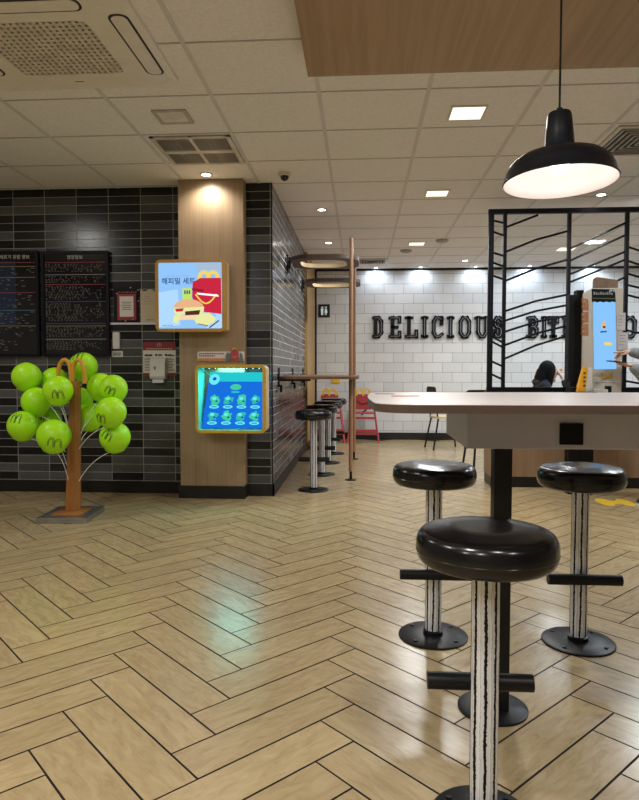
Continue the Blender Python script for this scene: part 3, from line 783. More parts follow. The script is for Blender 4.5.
local(t, b.build('pin', M['white']))
t, x0, z0, x1, z1 = notice('certificate', 140.5, 289, 157, 322.5, 'cream paper certificate with torn top partly behind the upper screen', 'certificate')
x1 += .06
pts = [(x0, z0), (x1, z0), (x1, z1-.01)]+[(x1-(x1-x0)*k/8, z1-.012+.012*math.sin(k*1.7)) for k in range(1, 8)]+[(x0, z1)]
local(t, MB().prism(pts, YL-.006, YL, 1).build('sheet', M['cream_paper']))
b = MB()
for k, w_ in enumerate((.5, .7, .75, .6)): b.box((x0+.03, YL-.0068, z1-.07-k*.022), (x0+.03+w_*.11, YL-.006, z1-.067-k*.022))
b.box((x0+.05, YL-.0068, z0+.02), (x0+.12, YL-.006, z0+.028))
local(t, b.build('printed_lines', M['grey_ink']))
t, x0, z0, x1, z1 = notice('ledge_strip', 111, 322.8, 157, 324.6, 'thin grey ledge strip under the two certificates', 'ledge')
local(t, MB().box((x0, YL-.018, z0), (x1+.05, YL+.001, z1)).build('strip', M['apron']))
# wall sensor and label plate
t, x0, z0, x1, z1 = notice('wall_sensor', 113.5, 332.5, 120.5, 349, 'small white wall sensor box below the red certificate', 'sensor')
local(t, MB().box((x0, YL-.030, z0), (x1, YL, z1)).build('case', M['white'], bevel=.008))
local(t, MB().box((x0+.012, YL-.032, z0+.02), (x1-.012, YL-.0300, z0+.07)).build('front_window', M['apron']))
t, x0, z0, x1, z1 = notice('label_plate', 112, 351, 123, 357, 'little white label plate with black lettering under the wall sensor', 'label')
local(t, MB().box((x0, YL-.004, z0), (x1, YL+.001, z1)).build('plate', M['paper']))
b = MB()
for k in range(4):
    xx = x0+.014+k*.018
    b.box((xx, YL-.005, z0+.012), (xx+.004, YL-.004, z1-.012)); b.box((xx, YL-.005, z0+.012+.012*(k%2)), (xx+.013, YL-.004, z0+.018+.012*(k%2))); b.box((xx+.010, YL-.005, z0+.014), (xx+.013, YL-.004, z1-.012))
local(t, b.build('lettering', M['ink']))
# sanitizer notice and dispenser
t, x0, z0, x1, z1 = notice('notice_poster', 143, 341.8, 176, 376, 'crimson and white notice sheet on the dark wall behind the soap dispenser', 'notice')
local(t, MB().box((x0, YL-.004, z0), (x1, YL+.001, z1)).build('sheet', M['paper']))
hh = z1-z0
local(t, MB().box((x0, YL-.0048, z1-hh*.25), (x1, YL-.004, z1)).build('red_header', M['crimson']))
local(t, MB().box((x0, YL-.0048, z0), (x1, YL-.004, z0+hh*.09)).build('red_footer', M['crimson']))
b = MB(); cx = (x0+x1)/2
for q in arches_pts(cx, z1-.045, .034, .030): stroke(b, q, .003, YL-.0055, YL-.0048)
for k in range(11): b.box((x0+.028+k*.022, YL-.0055, z1-.066), (x0+.044+k*.022, YL-.0048, z1-.059))
local(t, b.build('header_emblem', M['cream_paper']))
b = MB()
for s in (0, 1):
    bx0 = x0+.012+s*(x1-x0-.096)
    for k in range(9): b.box((bx0, YL-.0052, z0+.045+k*.014), (bx0+.07-.015*(k%3 == 2), YL-.004, z0+.050+k*.014))
    b.box((bx0, YL-.0053, z0+.178), (bx0+.072, YL-.004, z0+.188))
for k in range(3):
    b.box((x0+.05+k*.088, YL-.0052, z1-.125), (x0+.085+k*.088, YL-.004, z1-.112))
    b.add([(p[0], YL-.0052, p[1]) for p in ell(x0+.033+k*.088, z1-.118, .012, .010, 12)], [tuple(range(12))])
local(t, b.build('printed_lines', M['ink']))
x0, z0, x1, z1 = frame_px(150.2, 358, 166, 383, YL-.06)
t = tag(empty('soap_dispenser', ((x0+x1)/2, YL, z0)), 'white wall dispenser hanging over the crimson notice sheet', 'dispenser')
b = MB(); prof = [(YL-.0055, z0+.03), (YL-.0055, z1), (YL-.06, z1-.004), (YL-.085, z1-.05), (YL-.09, z0+.06), (YL-.075, z0+.035)]
local(t, MB().prism(prof, x0, x1, 0).build('body', M['white'], bevel=.008))
local(t, MB().box((x0+.02, YL-.072, z0), (x1-.02, YL-.0055, z0+.032)).build('push_bar', M['apron'], bevel=.006))
bx = (x0+x1)/2-.02
local(t, MB().box((bx-.006, YL-.0905, z0+.12), (bx+.006, YL-.088, z0+.145)).build('level_window', M['ink']))
local(t, MB().box((bx+.015, YL-.0905, z0+.125), (bx+.03, YL-.088, z0+.14)).build('small_label', M['paper']))

# ------------------------------------------------------------------ upper digital screen
YF = 5.26
x0, z0, x1, z1 = frame_px(155, 259.7, 226.5, 331.5, YF)
t = empty('digital_poster', ((x0+x1)/2, 5.42, z0)); tag(t, 'lit blue promotional screen in gold rounded frame on the wooden column', 'screen')
local(t, MB().prism(rr(x0+.005, z0+.005, x1-.005, z1-.005, .03), YF+.015, 5.42, 1).build('housing', M['cream']))
fw = .026; fr = .036
ip = rr(x0+fw, z0+fw, x1-fr, z1-fw, .012)
local(t, MB().frame(rr(x0, z0, x1, z1, .045), ip, YF-.004, YF+.03).build('frame', M['gold']))
local(t, MB().prism(ip, YF+.006, YF+.02, 1).build('screen', GL['sky']))
sx0, sz0, sx1, sz1 = x0+fw, z0+fw, x1-fr, z1-fw; SW, SH = sx1-sx0, sz1-sz0
def S(u, v): return (sx0+u*SW, sz1-v*SH)      # u,v from the top left of the picture
def Q(*uv): return [S(u, v) for u, v in uv]
def E_(u, v, ru, rv, n=24, a0=0, a1=2*PI): return [S(u+ru*math.cos(a0+(a1-a0)*k/n), v-rv*math.sin(a0+(a1-a0)*k/n)) for k in range(n+(0 if a1-a0 > 6.2 else 1))]
Yc = YF+.006
flat('pale_patch', Q((0,.45),(.30,.40),(.34,.95),(0,.98)), Yc-.0002, GL['sky2'], t)
b = MB()
for k in range(6): b.prism(Q((.60,.02+k*.035),(1,.02+k*.035),(1,.035+k*.035),(.60,.035+k*.035)), Yc-.001, Yc-.0002, 1)
local(t, b.build('striped_shade', GL['grey']))
text('headline', '해피밀 세트', .059, (S(.315,.285)[0], Yc-.0015, S(.30,.285)[1]), GL['navy'], t, bold=.0009)
text('small_headline', '오늘의 즐거운 선택 해피밀', .017, (S(.30,.21)[0], Yc-.0015, S(.32,.205)[1]), GL['bluebox'], t)
b = MB()
for q in arches_pts(S(.79,0)[0], S(0,.26)[1], .26*SW*1.1, .115*SH): stroke(b, q, .032, Yc-.0030, Yc-.0022)
local(t, b.build('arch_handle', GL['yellow']))
flat('carton_face', Q((.54,.30),(.66,.235),(.985,.235),(.99,.78),(.90,.77),(.62,.74),(.53,.52)), Yc-.0032, GL['red'], t)
flat('carton_side', Q((.53,.385),(.72,.41),(.70,.45),(.53,.42)), Yc-.0042, GL['darkred'], t)
b = MB(); stroke(b, [S(.585+.33*k/14, .48+.14*math.sin(PI*k/14)) for k in range(15)], .012, Yc-.0052, Yc-.0044)
local(t, b.build('smile_mark', GL['yellow']))
flat('white_stripe', Q((.60,.455),(.94,.49),(.95,.52),(.62,.485)), Yc-.0050, GL['white'], t)
flat('price_tag', Q((.375,.385),(.52,.385),(.52,.56),(.375,.56)), Yc-.0012, GL['green'], t)
b = MB()
for k in range(3): b.prism(Q((.405+k*.035,.42),(.428+k*.035,.42),(.428+k*.035,.475),(.405+k*.035,.475)), Yc-.0022, Yc-.0013, 1)
local(t, b.build('price_marks', GL['navy']))
flat('bun_top', E_(.475,.68,.235,.125,24,0,PI), Yc-.0062, GL['bun'], t)
flat('lettuce', Q((.24,.69),(.72,.67),(.71,.76),(.60,.79),(.46,.78),(.30,.80),(.25,.76)), Yc-.0068, GL['paleyellow'], t)
flat('tomato', Q((.26,.70),(.40,.69),(.38,.74),(.28,.745)), Yc-.0075, GL['red'], t)
flat('patty', Q((.42,.74),(.66,.72),(.64,.79),(.42,.80)), Yc-.0075, GL['brown'], t)
flat('bun_bottom', Q((.25,.80),(.70,.79),(.66,.865),(.32,.87)), Yc-.0072, GL['bun2'], t)
flat('cheese', Q((.24,.80),(.34,.80),(.30,.93),(.23,.90)), Yc-.0078, GL['paleyellow'], t)
flat('fries', Q((.56,.86),(.66,.77),(.80,.76),(.90,.84),(.88,.93),(.76,.96),(.60,.93)), Yc-.0082, GL['paleyellow'], t)
flat('wrapper', Q((.90,.77),(1.0,.80),(1.0,1.0),(.74,1.0),(.80,.93),(.90,.90)), Yc-.0086, GL['sky2'], t)
b = MB(); b.bar(S(.80,.99), S(.95,.88), .010, Yc-.0095, Yc-.0087); b.bar(S(.62,.93), S(.78,.96), .006, Yc-.0095, Yc-.0087)
local(t, b.build('wrapper_lines', GL['brown']))
text('fine_print', '해피밀 세트 메뉴', .013, (S(.14,.955)[0], Yc-.0015, S(.13,.955)[1]), GL['navy'], t)

# ------------------------------------------------------------------ lower display case
YF = 5.20; YD = 5.415
x0, z0, x1, z1 = frame_px(195, 364.5, 266, 433.5, YF)
t = empty('display_case', ((x0+x1)/2, 5.42, z0)); tag(t, 'yellow rounded display case glowing cyan and blue on the wooden column', 'display case')
n_out = rr(x0, z0, x1, z1, .045); fw = .024
n_in = rr(x0+fw, z0+fw, x1-fw-.004, z1-fw, .018)
local(t, MB().frame(n_out, n_in, YF-.004, YF+.025).build('frame', M['mustard']))
local(t, MB().frame(rr(x0+.004, z0+.004, x1-.004, z1-.004, .04), n_in, YF+.025, YD+.002).build('housing', M['cream']))
li = rr(x0+fw+.0015, z0+fw+.0015, x1-fw-.0055, z1-fw-.0015, .016)
local(t, MB().frame(n_in, li, YF+.003, YD-.002).build('lining', surf('teal_lining', (.10,.62,.52), .5)))
ix0, ix1, iz0, iz1 = x0+fw+.002, x1-fw-.006, z0+fw+.002, z1-fw-.002
# sloping picture panel: top leans back
Yt, Yb_ = YD-.012, YF+.05
def D(u, v, e=0.0):
    y = Yb_+(Yt-Yb_)*(1-v); n_ = e
    ins = .012+.04*(1-v)
    return (ix0+ins+u*(ix1-ix0-ins-.01), y-n_, iz0+.012+(1-v)*(iz1-iz0-.05))
def dflat(name, pts, mat, e=.001):
    vs = [D(u, v, e) for u, v in pts]; n = len(vs)
    vb = [D(u, v, e-.0007) for u, v in pts]
    return local(t, MB().add(vs+vb, [tuple(range(n)), tuple(reversed(range(n, 2*n)))]+[(i, (i+1) % n, n+(i+1) % n, n+i) for i in range(n)]).build(name, mat))
dflat('picture_panel', [(0,0),(1,0),(1,1),(0,1)], GL['blue'], .0)
dflat('header_band', [(0,.0),(1,.0),(1,.17),(0,.17)], GL['cyan'], .0012)
def de(u, v, ru, rv, n=16): return [(u+ru*math.cos(2*PI*k/n), v+rv*math.sin(2*PI*k/n)) for k in range(n)]
dflat('round_logo', de(.10,.13,.095,.10), GL['cyanl'], .0025)
dflat('round_mark', de(.10,.12,.035,.03), GL['deepblue'], .0035)
dflat('green_badge', de(.50,.27,.10,.055), GL['tealg'], .0025)
dflat('badge_caption', [(.43,.345),(.57,.345),(.57,.375),(.43,.375)], GL['cyan'], .0025)
rnd = random.Random(5)
for r in range(2):
    for c_ in range(4):
        u = .16+c_*.235; v = .50+r*.285
        pts = []
        for k in range(14):
            a = 2*PI*k/14; q = .7+.55*rnd.random(); pts.append((u+.085*q*math.cos(a), v+.085*q*math.sin(a)))
        dflat('toy_picture', pts, GL['teal'] if (r+c_) % 2 else GL['tealg'], .0025)
        dflat('toy_highlight', de(u-.015, v-.025, .040, .030, 7), GL['cyanl'], .0035)
        dflat('toy_shade', de(u+.03, v+.025, .022, .018, 7), GL['deepblue'], .0035)
        dflat('name_tag', de(u, v+.125, .085, .032), GL['cyanl'], .0025)
        dflat('name_text', [(u-.045, v+.118),(u+.045, v+.118),(u+.045, v+.133),(u-.045, v+.133)], GL['deepblue'], .0035)
b = MB()
for k in range(10):
    b.ball((ix0+.03+k*(ix1-ix0-.06)/9, YF+.04, iz1-.006), .0035, 6, 4)
local(t, b.build('led_string', GL['led']))
local(t, MB().tube([(ix0+.03, YF+.03, iz1-.004), (ix0+.07, YF+.05, iz1-.05), (ix0+.11, YF+.09, iz1-.09)], .0015, 6).build('cable', GL['cyanl']))
arealight('case_glow', ((x0+x1)/2, YF+.10, iz1-.004), .30, 3.5, (.25, 1, .92), t, 'SQUARE')
# little header sign on top of the case
x0, z0, x1, z1 = frame_px(197, 351.5, 244, 361.3, 5.40)
hs = empty('header_sign', ((x0+x1)/2, 5.42, z0)); tag(hs, 'narrow white strip sign with red carton picture above the yellow case', 'sign')
local(hs, MB().prism(rr(x0, z0, x1, z1, .012, 3), 5.41, 5.42, 1).build('board', surf('sign_white', (.70,.64,.58), .5)))
local(hs, MB().box((x0+.004, 5.4085, z0), (x1-.004, 5.41, z0+.026)).build('orange_band', surf('orange_band', (.60,.24,.09), .5)))
b = MB()
for r in range(2):
    for k in range(14-5*r): b.box((x0+.016+k*.0155, 5.409, z1-.024-r*.018), (x0+.027+k*.0155, 5.4101, z1-.014-r*.018))
local(hs, b.build('red_lettering', M['crimson']))
cx = at(234.5, 355, 5.4).x
local(hs, MB().prism([(cx-.03, z0+.006), (cx+.03, z0+.006), (cx+.036, z1-.01), (cx+.02, z1+.012), (cx-.02, z1+.012), (cx-.036, z1-.01)], 5.400, 5.409, 1).build('red_carton', M['redpaint']))
b = MB()
for q in arches_pts(cx, z1+.008, .036, .022): stroke(b, q, .005, 5.401, 5.405)
stroke(b, [(cx-.018+.036*k/6, z0+.045-.014*math.sin(PI*k/6)) for k in range(7)], .004, 5.3985, 5.3999)
local(hs, b.build('yellow_emblem', M['yellow']))
b = MB().prism([(cx-.075, z0+.004), (cx-.038, z0+.004), (cx-.036, z1-.02), (cx-.06, z1-.006), (cx-.078, z1-.03)], 5.402, 5.409, 1); b.prism([(cx+.040, z0+.004), (cx+.075, z0+.004), (cx+.062, z1-.018), (cx+.048, z1-.01)], 5.402, 5.409, 1)
local(hs, b.build('grey_figures', surf('grey_figures', (.12,.17,.19), .5)))

# ------------------------------------------------------------------ balloon tree
TX, TY = -2.195, 4.70
tr = empty('balloon_stand', (TX, TY, 0)); tag(tr, 'tapered orange wooden stand with golden twin arches holding green balloons', 'stand')
c = [(-2.335, 4.43), (-1.975, 4.45), (-2.005, 4.86), (-2.36, 4.84)]
local(tr, MB().prism(c, .0, .042).build('base_plate', M['steel'], bevel=.003))
cm = (sum(p[0] for p in c)/4, sum(p[1] for p in c)/4)
ci = [((p[0]-cm[0])*.62+cm[0], (p[1]-cm[1])*.62+cm[1]) for p in c]
local(tr, MB().prism(ci, .042, .046).build('wooden_inlay', M['tree_wood']))
def atz(px, py, Y): q = at(px, py, Y); return q
tl_ = at(69.5, 381, TY); trr = at(80.8, 381, TY); bl = at(64.4, 513, TY); br = at(81.3, 513, TY)
def hexa(xa, xb, d):
    m = (xa+xb)/2; return [(xa, TY+.01), (xa+.28*(xb-xa), TY-d), (xb-.22*(xb-xa), TY-d), (xb, TY-.01), (xb-.2*(xb-xa), TY+d), (xa+.25*(xb-xa), TY+d)]
hb = hexa(bl.x, br.x, .06); ht = hexa(tl_.x, trr.x, .042)
local(tr, MB().add([(x, y, .046) for x, y in hb]+[(x, y, tl_.z) for x, y in ht], [tuple(reversed(range(6))), tuple(range(6, 12))]+[(i, (i+1) % 6, 6+(i+1) % 6, 6+i) for i in range(6)]).build('post', M['tree_wood'], bevel=.002))
b = MB()
def apt(px, py): return at(px, py, TY-.005)
L1 = [(58.2,377),(58.6,369),(60.2,363.5),(62.8,360.3),(65.2,359.6),(67.8,361.5),(69.9,366),(70.9,373),(71.1,382)]
L2 = [(72.2,382),(72.4,373),(73.5,366),(75.6,361.2),(78.4,359.8),(81.3,361.5),(83.5,366.5),(84.6,374),(84.9,383.5)]
for L_ in (L1, L2): b.tube([apt(*p) for p in L_], .016, 12)
local(tr, b.build('twin_arches', M['arch']))
BAL = [ # cx, cy, rx, Y, sticks to (px,py), logo (u,v rot) or None, label
 (26.7,376.8,14.9,4.728,(66,430),None,'plain green balloon at the upper left of the stand'),
 (83.3,366.5,14.6,4.920,(76,420),(-.1,.75,0),'green balloon behind the golden arches at the very top'),
 (54.6,380.5,13.6,4.888,(68,425),None,'green balloon just left of the arches, half hidden by a nearer one'),
 (58.0,390.4,15.2,4.520,(70,440),(.38,-.25,.1),'green balloon with small printed arches in front at upper left of the post'),
 (36.1,401.7,15.0,4.669,(68,440),None,'plain green balloon in the middle of the left side'),
 (22.5,425.6,15.4,4.535,(66,452),(0,.55,.15),'lowest left green balloon with faint print on top'),
 (53.9,436.0,17.4,4.460,(69,483),(.42,-.32,.35),'largest green balloon in front left with printed arches at its lower right'),
 (49.5,420.3,12.6,4.860,(68,470),(-.2,.3,.2),'small green balloon hidden behind the large front left one'),
 (80.5,399.5,12.5,4.981,(76,440),None,'green balloon right behind the upper post'),
 (89.8,416.5,14.6,4.870,(79,446),None,'shaded green balloon behind the right middle one'),
 (101.0,386.8,14.2,4.820,(80,438),None,'green balloon behind the printed one at the upper right'),
 (113.3,388.8,14.6,4.666,(81,433),(.15,-.1,.5),'green balloon with bold printed arches at the upper right'),
 (111.0,412.0,15.8,4.519,(79,449),(-.35,-.35,.25),'green balloon with printed arches at lower left, right middle of the stand'),
 (115.0,437.0,15.8,4.635,(79,481),(-.15,.2,.55),'lowest right green balloon with slanted printed arches'),
]
def sphere_pt(c3, r, u, v, rot, x, z):
    # small print drawn on the balloon skin; u,v centre, x,z local print coordinates
    X_ = u+x*math.cos(rot)+z*math.sin(rot); Z_ = v-x*math.sin(rot)+z*math.cos(rot)
    d = math.hypot(X_, Z_); d2 = min(d, .985)
    if d > 1e-6: X_ *= d2/d; Z_ *= d2/d
    y = -math.sqrt(max(0, 1-X_*X_-Z_*Z_)); return c3+Vector((X_, y, Z_))*r*1.004
for i, (cx, cy_, rp, Y, (ex, ey), logo, lab) in enumerate(BAL):
    c3 = at(cx, cy_, Y); dirx = ray(cx, cy_).normalized(); r = rp*Y/F*.985
    t = empty('balloon', c3); tag(t, lab, 'balloon', 'green balloons on the stand')
    b = MB().ball(c3, r, 32, 20, (1, 1, 1.0)); 
    # slightly pear shaped towards the neck
    b.v = [(v[0], v[1], v[2]-(.05*r*(1-((v[2]-c3.z)/r)))*(1 if v[2] < c3.z-.8*r else 0)) for v in b.v]
    local(t, b.build('skin', M['balloon']))
    e3 = at(ex, ey, TY-.045 if Y < 4.75 else TY+.045)
    nk = (e3-c3).normalized(); nk = (nk*1.2+Vector((0,0,-1))).normalized()
    n0 = c3+nk*r*.99
    local(t, MB().tube([n0, n0+nk*.016], [.010, .006], 10).build('neck', M['balloon']))
    P = []; q0 = n0+nk*.014; q1 = Vector((e3.x*.62+q0.x*.38, e3.y*.62+q0.y*.38, q0.z*.72+e3.z*.28))
    for k in range(11):
        s = k/10; P.append(q0*(1-s)**2+q1*2*s*(1-s)+e3*s*s)
    local(t, MB().tube(P, .0028, 6).build('stick', M['stick']))
    if logo:
        u, v, rot = logo; b = MB(); w, h = (.66, .56) if rp > 14.5 else (.52,.44)
        for off in (0, .10):
            for s in (-1, 1):
                pts = []
                for k in range(13):
                    a = PI-PI*k/12; hw = w/4-off*.45
                    pts.append(sphere_pt(c3, r, u, v, rot, s*w/4+math.cos(a)*hw, -h/2+(h-off)*(max(0, math.sin(a))**.5)))
                b.tube(pts, .0017, 5)
        local(t, b.build('printed_arches', M['ink']))

# ------------------------------------------------------------------ words on the back wall
SLAB = .16
GLY = {  # centre lines in a 1 x 1 cell
 'D': [[(.10,1),(.62,1),(.92,.80),(.92,.20),(.62,0),(.10,0)], [(.26,1),(.26,0)]],
 'E': [[(.06,1),(.90,1),(.90,.80)], [(.06,0),(.92,0),(.92,.20)], [(.26,1),(.26,0)], [(.26,.5),(.66,.5)]],
 'L': [[(.06,1),(.50,1)], [(.28,1),(.28,0)], [(.06,0),(.94,0),(.94,.26)]],
 'I': [[(.18,1),(.82,1)], [(.5,1),(.5,0)], [(.18,0),(.82,0)]],
 'C': [[(.90,.70),(.90,1.0)], [(.90,.92),(.62,1),(.30,1),(.10,.80),(.10,.20),(.30,0),(.66,0),(.94,.10)]],
 'O': [[(.30,1),(.70,1),(.92,.80),(.92,.20),(.70,0),(.30,0),(.08,.20),(.08,.80),(.30,1)]],
 'U': [[(.0,1),(.36,1)], [(.64,1),(1.0,1)], [(.16,1),(.16,.22),(.36,0),(.64,0),(.84,.22),(.84,1)]],
 'S': [[(.90,.74),(.90,.96)], [(.90,.88),(.66,1),(.30,1),(.10,.84),(.10,.64),(.30,.52),(.70,.48),(.90,.36),(.90,.14),(.70,0),(.32,0),(.10,.12)], [(.10,.04),(.10,.28)]],
 'B': [[(.06,1),(.66,1),(.86,.86),(.86,.64),(.66,.52),(.28,.52)], [(.66,.52),(.92,.38),(.92,.14),(.70,0),(.06,0)], [(.28,1),(.28,0)]],
 'T': [[(.04,.78),(.04,1),(.96,1),(.96,.78)], [(.5,1),(.5,0)], [(.30,0),(.70,0)]],
}
sg = empty('wall_lettering', (at(430,327,YB).x, YB, 1.5)); tag(sg, 'large black outlined slab letters on the white tiled back wall', 'wall letters')
LET = [('D',371.5,383.8),('E',388,402.3),('L',404,418.8),('I',419.8,429.2),('C',431,444.2),('I',445.8,455.2),('O',458,471.6),('U',474.5,490),('S',492.5,503.5),
       ('B',526,539),('I',540.5,547.5),('T',547.5,559),('E',561.5,573),('S',577,588),('O',622.5,637)]
for ch, l_, r_ in LET:
    a = at(l_, 315.6, YB-.03); c_ = at(r_, 338.6, YB-.03)
    w = c_.x-a.x; h = a.z-c_.z; sw = .074; zb = c_.z+sw/2; hh = h-sw; xb = a.x+sw/2*.8; ww = w-sw*.8
    b = MB(); b2 = MB()
    for kk, pl in enumerate(GLY[ch]):
        P = [(xb+p[0]*ww, zb+p[1]*hh) for p in pl]
        for p_, q_ in zip(P[:-1], P[1:]):
            d = (Vector(q_)-Vector(p_)).normalized()*sw*.42
            b.bar(Vector(p_)-d, Vector(q_)+d, (.060*abs(d.normalized().y)+.046*(1-abs(d.normalized().y))), YB-.050, YB-.012)
            if len(P) > 2 or (ch in 'I' and kk == 1):
                b2.bar(Vector(p_), Vector(q_), .009, YB-.0512, YB-.0495)
    b.box((xb+ww*.4, YB-.014, zb+.05), (xb+ww*.4+.01, YB, zb+.06))
    lt = local(sg, b.build('letter', M['letter']))
    if b2.v: b2.build('inline', M['letter_line'], lt)

# toilet sign
x0, z0, x1, z1 = frame_px(318.3, 304.5, 329.8, 317.2, YB-.02)
t = empty('toilet_sign', ((x0+x1)/2, YB, z0)); tag(t, 'square black sign with two white pictogram figures on the back wall', 'sign')
local(t, MB().box((x0, YB-.02, z0), (x1, YB, z1)).build('plate', M['sign_black']))
b = MB()
for s in (-1, 1):
    cx = (x0+x1)/2+s*.032; yy = YB-.02
    b.add([(p[0], yy-.0015, p[1]) for p in ell(cx, z1-.045, .012, .012, 10)], [tuple(range(10))])
    if s < 0: b.prism([(cx-.02, z1-.065), (cx+.02, z1-.065), (cx+.012, z0+.035), (cx-.012, z0+.035)], yy-.002, yy-.0005, 1)
    else: b.prism([(cx-.010, z1-.065), (cx+.010, z1-.065), (cx+.024, z0+.07), (cx+.008, z0+.07), (cx+.008, z0+.035), (cx-.008, z0+.035), (cx-.008, z0+.07), (cx-.024, z0+.07)], yy-.002, yy-.0005, 1)
b.box(((x0+x1)/2-.002, YB-.022, z0+.03), ((x0+x1)/2+.002, YB-.0205, z1-.03))
local(t, b.build('pictogram', GL['wcgreen']))
x0, z0, x1, z1 = frame_px(332, 377, 340, 383, YB-.02)
o = MB().box((x0, YB-.02, z0), (x1, YB, z1)).build('wall_plaque', M['yellow'], origin=((x0+x1)/2, YB, z0), bevel=.004); tag(o, 'tiny yellow square plaque on the back wall under the wall counter line', 'plaque')

# ------------------------------------------------------------------ red high chairs
def high_chair():
    t = empty('high_chair', (0,0,0))
    w0, w1 = .24, .165     # half widths bottom / top
    def leg(s, yb_, yt): return MB().tube([(s*w0, yb_, .0), (s*w1, yt, .58)], .014, 8).build('leg', M['redpaint'], t)
    leg(-1, -.20, -.04); leg(1, -.20, -.04); leg(-1, .20, .04); leg(1, .20, .04)
    MB().prism(rr(-.135, .50, .135, .74, .03, 4), .03, .055, 1).build('backrest', M['redpaint'], t)
    MB().box((-.17, -.10, .44), (.17, .06, .465)).build('seat', M['redpaint'], t, bevel=.006)
    MB().box((-.19, -.115, .36), (.19, -.085, .395)).build('front_rail', M['redpaint'], t)
    MB().box((-.215, -.155, .165), (.215, -.10, .205)).build('footrest', M['redpaint'], t)
    MB().box((-.22, -.165, .125), (.22, -.145, .155)).build('lower_rail', M['redpaint'], t)
    b = MB()
    for q in arches_pts(0, .715, .21, .10): stroke(b, q, .030, .028, .058)
    b.build('arch_handle', M['yellow'], t)
    b = MB(); stroke(b, [(-.10+.20*k/10, .635-.05*math.sin(PI*k/10)) for k in range(11)], .018, .024, .0295); b.build('smile_mark', M['ink'], t)
    MB().tube([(-.02, -.0, .42), (.0, -.02, .47), (.05, -.03, .50)], .012, 8).build('strap_buckle', M['ink'], t)
    return t
hc = high_chair(); hc.location = (.035, 9.93, 0); tag(hc, 'red high chair with yellow arches by the back wall, right of the wooden pole', 'high chair', 'red high chairs')
h2 = copy_tree(hc); h2.location = (-.49, 9.93, 0); h2['label'] = 'red high chair with yellow arches half hidden behind the wall counter stools'

# ------------------------------------------------------------------ cafe chairs
def cafe_chair(seatm):
    t = empty('cafe_chair', (0,0,0))
    for sx in (-1, 1):
        MB().tube([(sx*.16, .16, .44), (sx*.20, .24, .0)], .013, 8).build('leg', M['black_metal'], t)
        MB().tube([(sx*.16, -.16, .44), (sx*.20, -.22, .0)], .013, 8).build('leg', M['black_metal'], t)
    MB().prism(rr(-.20, -.20, .20, .20, .06, 5), .44, .465).build('seat', seatm, t)
    b = MB()
    for sx in (-1, 1): b.tube([(sx*.16, .17, .45), (sx*.17, .22, .86)], .011, 8)
    b.build('back_frame', M['black_metal'], t)
    MB().prism(rr(-.19, .64, .19, .88, .06, 5), .205, .225, 1).build('backrest', M['black_paint'], t)
    return t
cc = cafe_chair(M['bread']); cc.location = (1.20, 9.15, 0); cc.rotation_euler = (0,0,PI/2+.2); tag(cc, 'black legged cafe chair with cream seat seen beyond the bar table end', 'chair', 'cafe chairs')
for loc, rz, lab in (((1.42, 7.35, 0), .1, 'black legged cafe chair whose legs show between table post and wood counter'),
                     ((2.05, 8.25, 0), PI/2, 'cafe chair the person in dark jacket sits on')):
    c2 = copy_tree(cc); c2.location = loc; c2.rotation_euler = (0,0,rz); c2['label'] = lab
t = empty('cafe_table', (2.95, 8.25, 0)); tag(t, 'small cafe table before the seated person behind the lattice screen', 'table')
local(t, MB().prism(rr(2.60, 7.9, 3.25, 8.6, .04, 4), .72, .745).build('tabletop', M['table_top']))
local(t, MB().tube([(2.95, 8.25, .01), (2.95, 8.25, .72)], .03, 12).build('pedestal', M['black_metal']))
local(t, MB().lathe([(.24, 0), (.24, .01), (0, .02)], (2.95, 8.25, 0)).build('base_plate', M['black_metal']))

# ------------------------------------------------------------------ wood half wall with lattice screen
ky0, ky1 = 6.13, 6.46
kx0 = at(490.3, 470, ky0).x; kx1 = 4.6
hw = empty('half_wall', ((kx0+kx1)/2, 6.3, 0)); tag(hw, 'low wood panelled half wall with dark plinth below the lattice screen', 'half wall')
local(hw, MB().box((kx0, ky0, .10), (kx1, ky1, .885)).build('panelling', M['counter_wood']))
local(hw, MB().box((kx0+.005, ky0+.005, 0), (kx1-.005, ky1-.005, .10)).build('plinth', M['baseboard']))
local(hw, MB().box((kx0-.01, ky0-.01, .885), (kx1+.01, ky1+.01, .90)).build('coping', M['black_paint'], bevel=.002))
YP = 6.28
def pz(px, py): q = at(px, py, YP); return (q.x, q.z)
ls = empty('lattice_screen', (pz(560, 391)[0], YP, .90)); tag(ls, 'tall black metal lattice screen with slanted rods above the half wall', 'screen divider')
zt = pz(560, 208.5)[1]; zt = min(zt, 2.68); zb = .90
XX = [pz(490.3, 300)[0], pz(504.0, 300)[0], pz(568, 300)[0], pz(625.5, 300)[0], pz(690, 300)[0], pz(750, 300)[0], pz(765,300)[0]]
hwid = .024
for k, x in enumerate(XX):
    w = .024 if k == 0 else .0155
    local(ls, MB().box((x-w, YP-.02, zb), (x+w, YP+.02, zt)).build('upright', M['frame_black']))
local(ls, MB().box((XX[0]-.026, YP-.022, zt-.045), (XX[-1]+.02, YP+.022, zt)).build('top_rail', M['frame_black']))
local(ls, MB().box((XX[0]-.026, YP-.022, zb), (XX[-1]+.02, YP+.022, zb+.045)).build('bottom_rail', M['frame_black']))
def rod(p, q, r=.0105):
    a = pz(*p); c_ = pz(*q)
    local(ls, MB().tube([(a[0], YP, a[1]), (c_[0], YP, c_[1])], r, 8).build('rod', M['frame_black']))
# narrow bay (falling to the right)
for ya, yb_ in ((220,223),(231,235.5),(252,256),(262,266.5),(275,279.5),(320,326),(336,343),(341,348),(361,367),(374,380)): rod((491, ya), (504, yb_))
